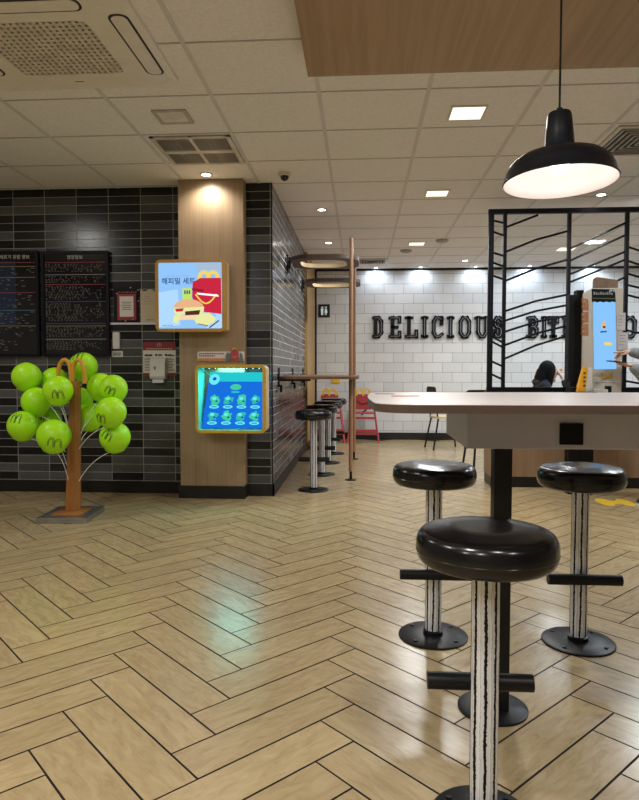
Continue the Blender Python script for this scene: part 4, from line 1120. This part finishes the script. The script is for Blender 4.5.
# second bay (rising to the right, slightly bowed)
for ya, yb_ in ((228,205),(252.5,231),(281.5,259.5),(311.5,294.5),(321,305),(332,315.5),(345.5,325.5),(359,335.5)):
    if ya < 230: rod((504, ya), (538, 215)); continue
    m = (536, (ya+yb_)/2-2.0); rod((504, ya), m); rod(m, (568, yb_))
# third bay
for ya, yb_ in ((249.5,223),(261.5,235),(275,251.5),(283,259.5),(303,277)): rod((568, ya), (625.5, yb_))
# fourth bay (falling) and out of view
for ya, yb_ in ((246,268),(260,282),(273,292),(284.5,300),(294.5,311),(330,344),(352,370),(381,392)): rod((625.5, ya), (690, yb_))
for ya, yb_ in ((262,240),(276,254),(300,280),(330,310),(352,330)): rod((690, ya), (750, yb_))
gp = local(ls, MB().box((XX[0]+.01, YP-.002, zb+.03), (XX[-1], YP+.002, zt-.03)).build('glass_pane', M['glass']))

# ------------------------------------------------------------------ order kiosk
KY0, KY1 = 5.66, 5.80
x0, zb_, x1, z1 = frame_px(592, 288, 621.5, 392, KY0)
kxl = at(581.5, 340, KY1).x
kk = empty('order_kiosk', ((x0+x1)/2, 5.8, 0)); tag(kk, 'self order kiosk with tall lit blue touchscreen and brown top panel', 'kiosk')
px0 = at(567.5, 455, 5.84).x; px1 = at(592, 455, 5.84).x
kb = .62
# body: front narrower than rear so the pale left side shows
b = MB(); ztop = z1
vs = [(x0, KY0, kb), (x1, KY0, kb), (x1+.01, KY1, kb), (kxl, KY1, kb), (x0, KY0, ztop), (x1, KY0, ztop), (x1+.01, KY1, ztop), (kxl, KY1, ztop-.03)]
b.add(vs, [(0,3,2,1),(4,5,6,7),(0,1,5,4),(1,2,6,5),(2,3,7,6),(3,0,4,7)])
local(kk, b.build('body', M['kiosk'], bevel=.006))
local(kk, MB().box((px0, 5.802, 0), (px1, 5.93, 1.03)).build('pedestal', M['black_paint'], bevel=.004))
bx0 = at(568.5, 300, 5.83).x; bx1 = at(586, 300, 5.83).x
local(kk, MB().box((bx0, 5.802, 1.03), (bx1, 5.90, at(575, 295, 5.83).z)).build('rear_housing', M['black_paint'], bevel=.004))
local(kk, MB().box((at(576,293,5.82).x, 5.801, at(575, 295, 5.83).z-.002), (at(583,293,5.82).x, 5.88, at(575, 290.5, 5.83).z)).build('housing_cap', M['black_paint']))
def K(px, py, e=0): q = at(px, py, KY0-e); return (q.x, q.z)
def kflat(name, pts, mat, e=.002): return local(kk, MB().prism([K(*p) for p in pts], KY0-e-.001, KY0-e+.001, 1).build(name, mat))
kflat('touchscreen', [(592.8,302),(615.2,302),(616.3,369),(594,369.5)], GL['kiosk'], .003)
kflat('awning', [(591.3,289),(614.6,289.5),(615.4,302.5),(612,301.2),(609,302.6),(606,301.2),(603,302.6),(600,301.2),(597,302.6),(594,301.2),(591.5,302.4)], M['frame_black'], .008)
kflat('awning_stripe', [(592.5,298.0),(614.5,298.5),(614.5,299.2),(592.5,298.7)], surf('green_stripe', (.10,.16,.05), .6), .0105)
b = MB()
for k in range(9): 
    q = K(593.5+k*2.2, 293.3, .0095); b.box((q[0], KY0-.0112, q[1]-.012), (q[0]+.013, KY0-.0095, q[1]+.012-(k % 3)*.004))
local(kk, b.build('awning_lettering', M['grey_ink']))
tp = [at(593, 288.5, KY0+.03), at(617.5, 288.5, KY0+.03), at(617.5, 280, KY0+.03), at(596, 277, KY0+.03), at(593.3, 279, KY0+.03)]
local(kk, MB().prism([(p.x, p.z) for p in tp], KY0+.02, KY0+.045, 1).build('brown_top_panel', M['kiosk_brown']))
b = MB()
for R_ in (.026, .014): 
    q = K(612.5, 292.0, .012); stroke(b, ell(q[0], q[1], R_, R_, 10, 0, PI), .006, KY0-.013, KY0-.011)
local(kk, b.build('wireless_mark', M['white']))
q = K(603.5, 325); kflat('food_picture', [(601.5,328),(601.8,323),(603.8,320.2),(605.2,323.5),(606,327.6),(604,329)], GL['bun'], .005)
kflat('food_shadow', [(602.6,326),(605.5,326.3),(605,328.3),(602.6,328)], GL['brown'], .0062)
kflat('screen_caption', [(600.2,331.3),(606.5,330.8),(606.5,332.2),(600.2,332.8)], GL['navy'], .005)
kflat('yellow_button', [(604.2,342.2),(611.4,342.6),(611.4,345.4),(604.2,345.2)], GL['yellow'], .005)
kflat('smile_sticker', [(601,372.5),(604,375.5),(609,375.5),(612.2,372),(612.5,378.5),(601,378.8)], surf('ochre_sticker', (.50,.32,.06), .5), .003)
kflat('bezel_line', [(593.5,381),(621,381),(621,382),(593.5,382)], M['apron'], .003)
local(kk, MB().box((K(601,0)[0], KY0-.09, K(0,391)[1]), (K(612,0)[0], KY0-.001, K(0,388)[1])).build('printer_mouth', M['white'], bevel=.004))
local(kk, MB().box((K(612.5,0)[0], KY0-.06, K(0,391)[1]), (K(617,0)[0], KY0-.001, K(0,385)[1])).build('card_reader', M['black_paint'], bevel=.004))
# orange notices on the slanted left side
P0 = Vector((kxl, KY1)); P1 = Vector((x0, KY0))
def side(px, py):   # place on the slanted left face
    d = ray(px, py); nrm = Vector((-(P1.y-P0.y), P1.x-P0.x)); tt = P0.dot(nrm)/(Vector((d.x, d.y)).dot(nrm)); tt *= .9992
    return Vector((d.x*tt, d.y*tt, H+d.z*tt))
for (a, c_, d_, e_) in (((580.6,297.5),(588,299.5),(588,310.5),(580.6,310)), ((580.6,311.5),(588,312),(588,322.5),(580.6,322.5)), ((580.6,323.8),(588,324),(588,335.5),(580.6,335))):
    v4 = [side(*p) for p in (a, c_, d_, e_)]
    nn = Vector((-.45, -.9, 0)).normalized()*.002
    ob = MB().add([v for v in v4]+[v+nn for v in v4], [(0,1,2,3),(4,7,6,5),(0,4,5,1),(1,5,6,2),(2,6,7,3),(3,7,4,0)]).build('orange_notice', M['kiosk_orange'])
    local(kk, ob)
    cc_ = sum(v4, Vector((0,0,0)))/4+nn*1.2
    b = MB()
    for k in range(2): b.ball(cc_+Vector((0,0,.020-.04*k)), .018-.003*k, 8, 6, (1, .15, 1))
    local(kk, b.build('notice_mark', M['cream']))
# white side notices on the right edge
for (l_, t_, r2, b2_) in ((616.2,313,624.5,330.5), (617,332.5,627,350)):
    a = at(l_, t_, KY0+.01); c_ = at(r2, b2_, KY0+.01)
    nb = local(kk, MB().box((a.x, KY0-.006, c_.z), (c_.x, KY0-.002, a.z)).build('paper_notice', surf('notice_paper', (.50,.46,.47), .7)))
    b = MB()
    for k in range(4): b.box((a.x+.012, KY0-.0072, a.z-.03-k*.026), (c_.x-.02-.01*(k % 2), KY0-.006, a.z-.024-k*.026))
    local(kk, b.build('notice_lines', M['grey_ink']))
# yellow marker stand on the coping
a = at(576, 391, 5.99)
ym = empty('yellow_stand', (at(581,391,5.60).x, 5.6, kb)); 
t = ym; tag(t, 'yellow and white wedge shaped number stand at the left foot of the kiosk', 'stand')
# it leans on a small black shelf fixed beside the kiosk
xa, xb, xc = at(576.5,391,5.56).x, at(585,391,5.56).x, at(593,391,5.56).x
za, zt_ = at(580,392,5.56).z, at(583,366.5,5.56).z
local(t, MB().prism([(xa, za), (xb, za), (at(588,367,5.56).x, zt_-.01), (at(583.5,367,5.56).x, zt_)], 5.55, 5.60, 1).build('yellow_side', surf('stand_yellow', (.80,.38,.02), .45), bevel=.003))
local(t, MB().prism([(xb, za), (at(592,391,5.56).x, za), (at(591.5,368,5.56).x, zt_-.012), (at(587.5,367,5.56).x, zt_-.01)], 5.545, 5.605, 1).build('white_side', M['white'], bevel=.003))
b = MB()
for k in range(4): b.box((at(583.5,372,5.55).x-.0, 5.5445, za+.05+k*.035), (at(585.5,372,5.55).x, 5.5505, za+.062+k*.035))
local(t, b.build('notch_mark', M['ink']))
xs_, xe_ = at(570,391,5.58).x, at(595,391,5.58).x
t.location = (at(583,391,5.58).x, 5.58, za)
for ch in t.children: ch.location = -t.location
sh = local(kk, MB().box((xs_, 5.52, za-.03), (xe_, 5.6595, za-.0005)).build('side_shelf', M['black_paint'], bevel=.003))
local(kk, MB().box((xs_+.01, 5.58, za-.0005), (xs_+.075, 5.63, za+.04)).build('shelf_terminal', M['black_paint'], bevel=.006))
local(kk, MB().box((xs_+.03, 5.66, za-.028), (xe_-.02, 5.803, za-.004)).build('shelf_bracket', M['black_paint']))

# yellow floor sticker (pair of footprints in an oval)
fs_ = empty('floor_sticker', (2.13, 5.48, 0)); tag(fs_, 'yellow footprint sticker on the floor in front of the kiosk', 'floor sticker')
b = MB()
for s in (-1, 1):
    b.prism([(2.13+s*.085+.062*math.cos(a*PI/12), 5.47+.15*math.sin(a*PI/12)) for a in range(24)], .0004, .0012)
b.prism(rr(2.02, 5.40, 2.24, 5.54, .03, 3), .0002, .0010)
local(fs_, b.build('printed_film', M['sticker_yellow']))

# ------------------------------------------------------------------ people
def hand(name_list, wrist, dirn, palm_n, side, scale=1.0, curl=(.25,.35,.45,.5), thumb_open=.6, flatpoint=False):
    """returns skinned meshes of palm + five fingers. dirn: pointing direction, palm_n: palm normal, side: +1/-1 thumb side"""
    d = Vector(dirn).normalized(); n = Vector(palm_n).normalized(); n = (n-d*n.dot(d)).normalized(); s = d.cross(n)*side
    w = Vector(wrist); S_ = scale; parts = []
    P = [(*w, .024*S_, .018*S_), (*(w+d*.035*S_), .032*S_, .016*S_), (*(w+d*.075*S_), .038*S_, .014*S_)]
    parts.append(skin('hand', P, [(0,1),(1,2)], M['skin']))
    lens = (.070, .078, .072, .056)
    for k in range(4):
        o = w+d*(.072-.004*abs(k-1.3))*S_+s*(.028-.019*k)*S_
        L = lens[k]*S_; c = curl[k]; pts = [(*o, .0088*S_)]; dd = d.copy(); p = o.copy()
        for j, fr in enumerate((.45, .32, .23)):
            dd = (dd*math.cos(c)+n*math.sin(c)).normalized(); p = p+dd*L*fr; pts.append((*p, (.0082-.0008*j)*S_))
        parts.append(skin('finger', pts, [(0,1),(1,2),(2,3)], M['skin']))
    o = w+d*.022*S_+s*.022*S_; dd = (d*.75+s*thumb_open+n*.25).normalized(); p = o; pts = [(*p, .011*S_)]
    for j, fr in enumerate((.034, .028, .022)):
        p = p+dd*fr*S_; pts.append((*p, (.0098-.001*j)*S_)); dd = (dd+d*.35+n*.1).normalized()
    parts.append(skin('thumb', pts, [(0,1),(1,2),(2,3)], M['skin']))
    return parts

# -- seated person behind the screen: faces +X
def seated():
    h = at(548.5, 372, 8.25); X, Y = h.x, 8.25
    ground = 0
    t = empty('person', (X-.03, Y, 0)); tag(t, 'person with black hair in dark jacket sitting and eating behind the lattice screen', 'person')
    hz = h.z                       # head centre height
    sh = hz-.155                   # shoulder line
    hip = .60
    xh = X-.10
    pts = [(xh, Y, hip, .15, .13), (xh+.0, Y, hip+.2, .14, .12), (xh+.02, Y, sh-.12, .155, .12), (xh+.04, Y, sh, .10, .10), (X-.02, Y, sh+.09, .05, .05), (X, Y, hz-.02, .055, .055),
           # arms
           (xh+.03, Y-.15, sh-.02, .06), (xh+.10, Y-.20, sh-.24, .048), (X+.20, Y-.10, sh-.02-.06, .036), (X+.155, Y-.07, sh+.06, .027),
           (xh+.03, Y+.15, sh-.02, .06), (xh+.10, Y+.20, sh-.26, .048), (X+.30, Y+.10, sh-.27, .034), (X+.38, Y+.06, sh-.27, .026),
           # legs
           (xh+.05, Y-.10, hip-.02, .085), (xh+.46, Y-.11, hip-.0, .06), (xh+.46, Y-.11, .10, .04), (xh+.54, Y-.11, .045, .038),
           (xh+.05, Y+.10, hip-.02, .085), (xh+.46, Y+.11, hip-.0, .06), (xh+.46, Y+.11, .10, .04), (xh+.54, Y+.11, .045, .038)]
    ed = [(0,1),(1,2),(2,3),(3,4),(4,5),(3,6),(6,7),(7,8),(8,9),(3,10),(10,11),(11,12),(12,13),(0,14),(14,15),(15,16),(16,17),(0,18),(18,19),(19,20),(20,21)]
    body = skin('body', pts, ed, M['navy'])
    head = MB().ball((X+.012, Y, hz), .098, 28, 18, (.98, .80, 1.22)).build('h', M['skin'])
    ex = MB(); ex.ball((X+.108, Y, hz-.02), .016, 12, 8, (1, .8, 1.2)); ex.ball((X+.085, Y, hz-.062), .018, 12, 8, (.8, 1.5, .55)); ex.ball((X+.0, Y-.078, hz-.01), .022, 10, 8, (.7,.4,1.2)); ex.ball((X+.0, Y+.078, hz-.01), .022, 10, 8, (.7,.4,1.2)); ex.ball((X+.06, Y, hz-.105), .03, 12, 8)
    nose = ex.build('n', M['skin'])
    ey = MB(); ey.ball((X+.098, Y-.032, hz+.01), .010, 10, 6); ey.ball((X+.098, Y+.032, hz+.01), .010, 10, 6)
    eyes = ey.build('e', M['ink'])
    hp = hand([], (X+.155, Y-.07, sh+.06), (-.30, .35, .9), (-.9, .2, -.3), 1, .95, (.35,.45,.55,.6), .7)
    hp2 = hand([], (X+.38, Y+.06, sh-.27), (1, -.1, -.05), (0, 0, -1), 1, .95, (.2,.2,.25,.3), .6)
    bd = merge([body, head, nose, eyes]+hp+hp2)
    local(t, bd)
    hr = MB(); hr.ball((X-.018, Y, hz+.012), .114, 28, 18, (.96, .92, 1.20)); 
    hr.v = [v for v in hr.v]
    # cut the face side away and let the hair fall over the neck
    hr2 = MB()
    hr.v = [((v[0] if v[0] < X+.075 else X+.075+(v[0]-X-.075)*.2) if v[2] < hz+.03 else v[0], v[1], v[2]) for v in hr.v]
    hr.tube([(X-.05, Y, hz+.02), (X-.075, Y, hz-.08), (X-.085, Y, hz-.17), (X-.075, Y, hz-.26)], [.09, .10, .095, .05], 18)
    hr.tube([(X+.0, Y-.075, hz+.05), (X+.0, Y-.085, hz-.06), (X-.005, Y-.085, hz-.17)], [.045, .045, .03], 12)
    hr.tube([(X+.0, Y+.075, hz+.05), (X+.0, Y+.085, hz-.06), (X-.005, Y+.085, hz-.17)], [.045, .045, .03], 12)
    local(t, hr.build('hair', M['hair']))
    hd = MB().tube([(X-.13, Y-.10, sh+.01), (X-.16, Y, sh+.03), (X-.13, Y+.10, sh+.01), (X-.03, Y+.12, sh-.0), (X+.04, Y+.03, sh-.03)], [.03,.045,.035,.03,.02], 10)
    local(t, hd.build('hood', M['navy']))
    return X, Y, sh, hz
X, Y, sh, hz = seated()
o = MB().ball((X+.145, Y-.035, sh+.185), .022, 12, 8, (1,1,.8)).build('food_bite', surf('bread_bite', (.55,.32,.14), .6), origin=(X+.145, Y-.035, sh+.185)); tag(o, 'piece of food held at the mouth of the seated person', 'food')

# -- standing person at the kiosk: mostly beyond the right edge
def standing():
    pr_, pl = at(619, 353.5, 5.50), at(618, 366, 5.36)   # wrists
    X, Y = 2.60, 5.17
    t = empty('person', (X, Y, 0)); tag(t, 'person in grey sweater reaching to the kiosk screen with phone in hand', 'person')
    wr = Vector((at(629.5, 352, 5.50).x, 5.50, at(629.5, 352, 5.50).z)); wl = Vector((at(631, 365.5, 5.34).x, 5.34, at(631, 365.5, 5.34).z))
    pts = [(X, Y, .92, .15, .12), (X, Y, 1.08, .14, .11), (X, Y, 1.25, .165, .12), (X, Y, 1.40, .11, .08), (X-.01, Y+.01, 1.49, .048, .048), (X-.02, Y+.02, 1.56, .055, .055),
           (X-.02, Y+.19, 1.38, .058), (X-.03, Y+.25, 1.13, .046), (wr.x+.06, wr.y, wr.z-.005, .050), (wr.x-.012, wr.y, wr.z, .040),
           (X-.03, Y-.19, 1.38, .058), (wl.x+.16, wl.y-.05, wl.z-.20, .060), (wl.x+.06, wl.y-.02, wl.z-.04, .058), (wl.x-.012, wl.y, wl.z, .042)]
    ed = [(0,1),(1,2),(2,3),(3,4),(4,5),(3,6),(6,7),(7,8),(8,9),(3,10),(10,11),(11,12),(12,13)]
    body = skin('body', pts, ed, M['sweater'])
    lp = [(X, Y, .95, .14, .11), (X-.02, Y+.10, .84, .088), (X-.05, Y+.12, .48, .058), (X-.02, Y+.12, .09, .042),
          (X-.02, Y-.10, .84, .088), (X-.13, Y-.02, .48, .058), (X-.24, Y+.04, .09, .042)]
    legs = skin('legs', lp, [(0,1),(1,2),(2,3),(0,4),(4,5),(5,6)], M['trousers'])
    hx, hy, hzz = X-.03, Y+.03, 1.64
    head = MB().ball((hx, hy, hzz), .098, 28, 18, (.92, .88, 1.22)).build('h', M['skin'])
    f = Vector((-.6, .8, 0)).normalized(); s = Vector((.8, .6, 0))
    ex = MB(); c = Vector((hx, hy, hzz))
    ex.ball(c+f*.098+Vector((0,0,-.02)), .015, 10, 8, (1,1,1.3)); ex.ball(c+f*.084+Vector((0,0,-.06)), .017, 10, 8, (1.1,1.1,.5))
    ex.ball(c+s*.085, .022, 10, 8, (.7,.7,1.2)); ex.ball(c-s*.085, .022, 10, 8, (.7,.7,1.2))
    nose = ex.build('n', M['skin'])
    ey = MB(); ey.ball(c+f*.088+s*.032+Vector((0,0,.01)), .010, 8, 6); ey.ball(c+f*.088-s*.032+Vector((0,0,.01)), .010, 8, 6)
    eyes = ey.build('e', M['ink'])
    # right hand reaches the screen with the index finger, left hand holds the phone palm up
    h1 = hand([], wr+Vector((.022,0,0)), (-1, .28, .02), (0, .1, -1), 1, 1.08, (.03,.55,.7,.8), .5)
    h2 = hand([], wl+Vector((.022,0,0)), (-1, .1, .06), (0, 0, 1), 1, 1.08, (.25,.3,.35,.4), .7)
    bd = merge([body, legs, head, nose, eyes]+h1+h2); local(t, bd)
    for (sx, sy) in ((-.02, .12), (-.24, .04)):
        q = Vector((X+sx, Y+sy, 0)); b = MB()
        dr = Vector((-.55, .83, 0)).normalized(); sd = Vector((.83, .55, 0))
        b.tube([q-dr*.05+Vector((0,0,.05)), q+dr*.03+Vector((0,0,.052)), q+dr*.11+Vector((0,0,.042)), q+dr*.17+Vector((0,0,.034))], [.040,.046,.040,.022], 14)
        so_ = local(t, b.build('shoe', M['trousers']))
        b = MB(); b.prism([((q+dr*u+sd*v).x, (q+dr*u+sd*v).y) for u, v in ((-.085,-.03),(.03,-.042),(.14,-.042),(.19,0),(.14,.042),(.03,.042),(-.085,.03))], 0, .022)
        s2 = local(t, b.build('shoe_sole', M['shoe_white']))
    hr = MB().ball((hx+.02, hy-.025, hzz+.02), .110, 24, 16, (.95,.92,1.12)); local(t, hr.build('hair', M['hair']))
    return wl
wl = standing()
ph = at(617.5, 361.8, 5.33)
o = MB().box((ph.x-.075, 5.30, ph.z-.004), (ph.x+.065, 5.37, ph.z+.004)).build('smartphone', M['ink'], origin=(ph.x, 5.335, ph.z), bevel=.002); tag(o, 'dark smartphone held flat in the hand of the person at the kiosk', 'phone')
o.rotation_euler = (0, math.radians(6), 0)

# ------------------------------------------------------------------ world and camera
w = bpy.data.worlds.new('World'); sc.world = w; w.use_nodes = True
w.node_tree.nodes['Background'].inputs[0].default_value = (.8,.85,1,1); w.node_tree.nodes['Background'].inputs[1].default_value = .05
cam = bpy.data.cameras.new('Camera'); co = bpy.data.objects.new('Camera', cam); C.objects.link(co)
co.location = (0, 0, H); co.rotation_euler = (PI/2-PIT, 0, YAW)
cam.sensor_fit = 'VERTICAL'; cam.sensor_height = 36; cam.lens = F/800*36; cam.clip_start = .02
sc.camera = co
sc.view_settings.view_transform = 'Standard'; sc.view_settings.look = 'None'; sc.view_settings.gamma = 1; sc.view_settings.use_curve_mapping = False
sc.view_settings.exposure = .3
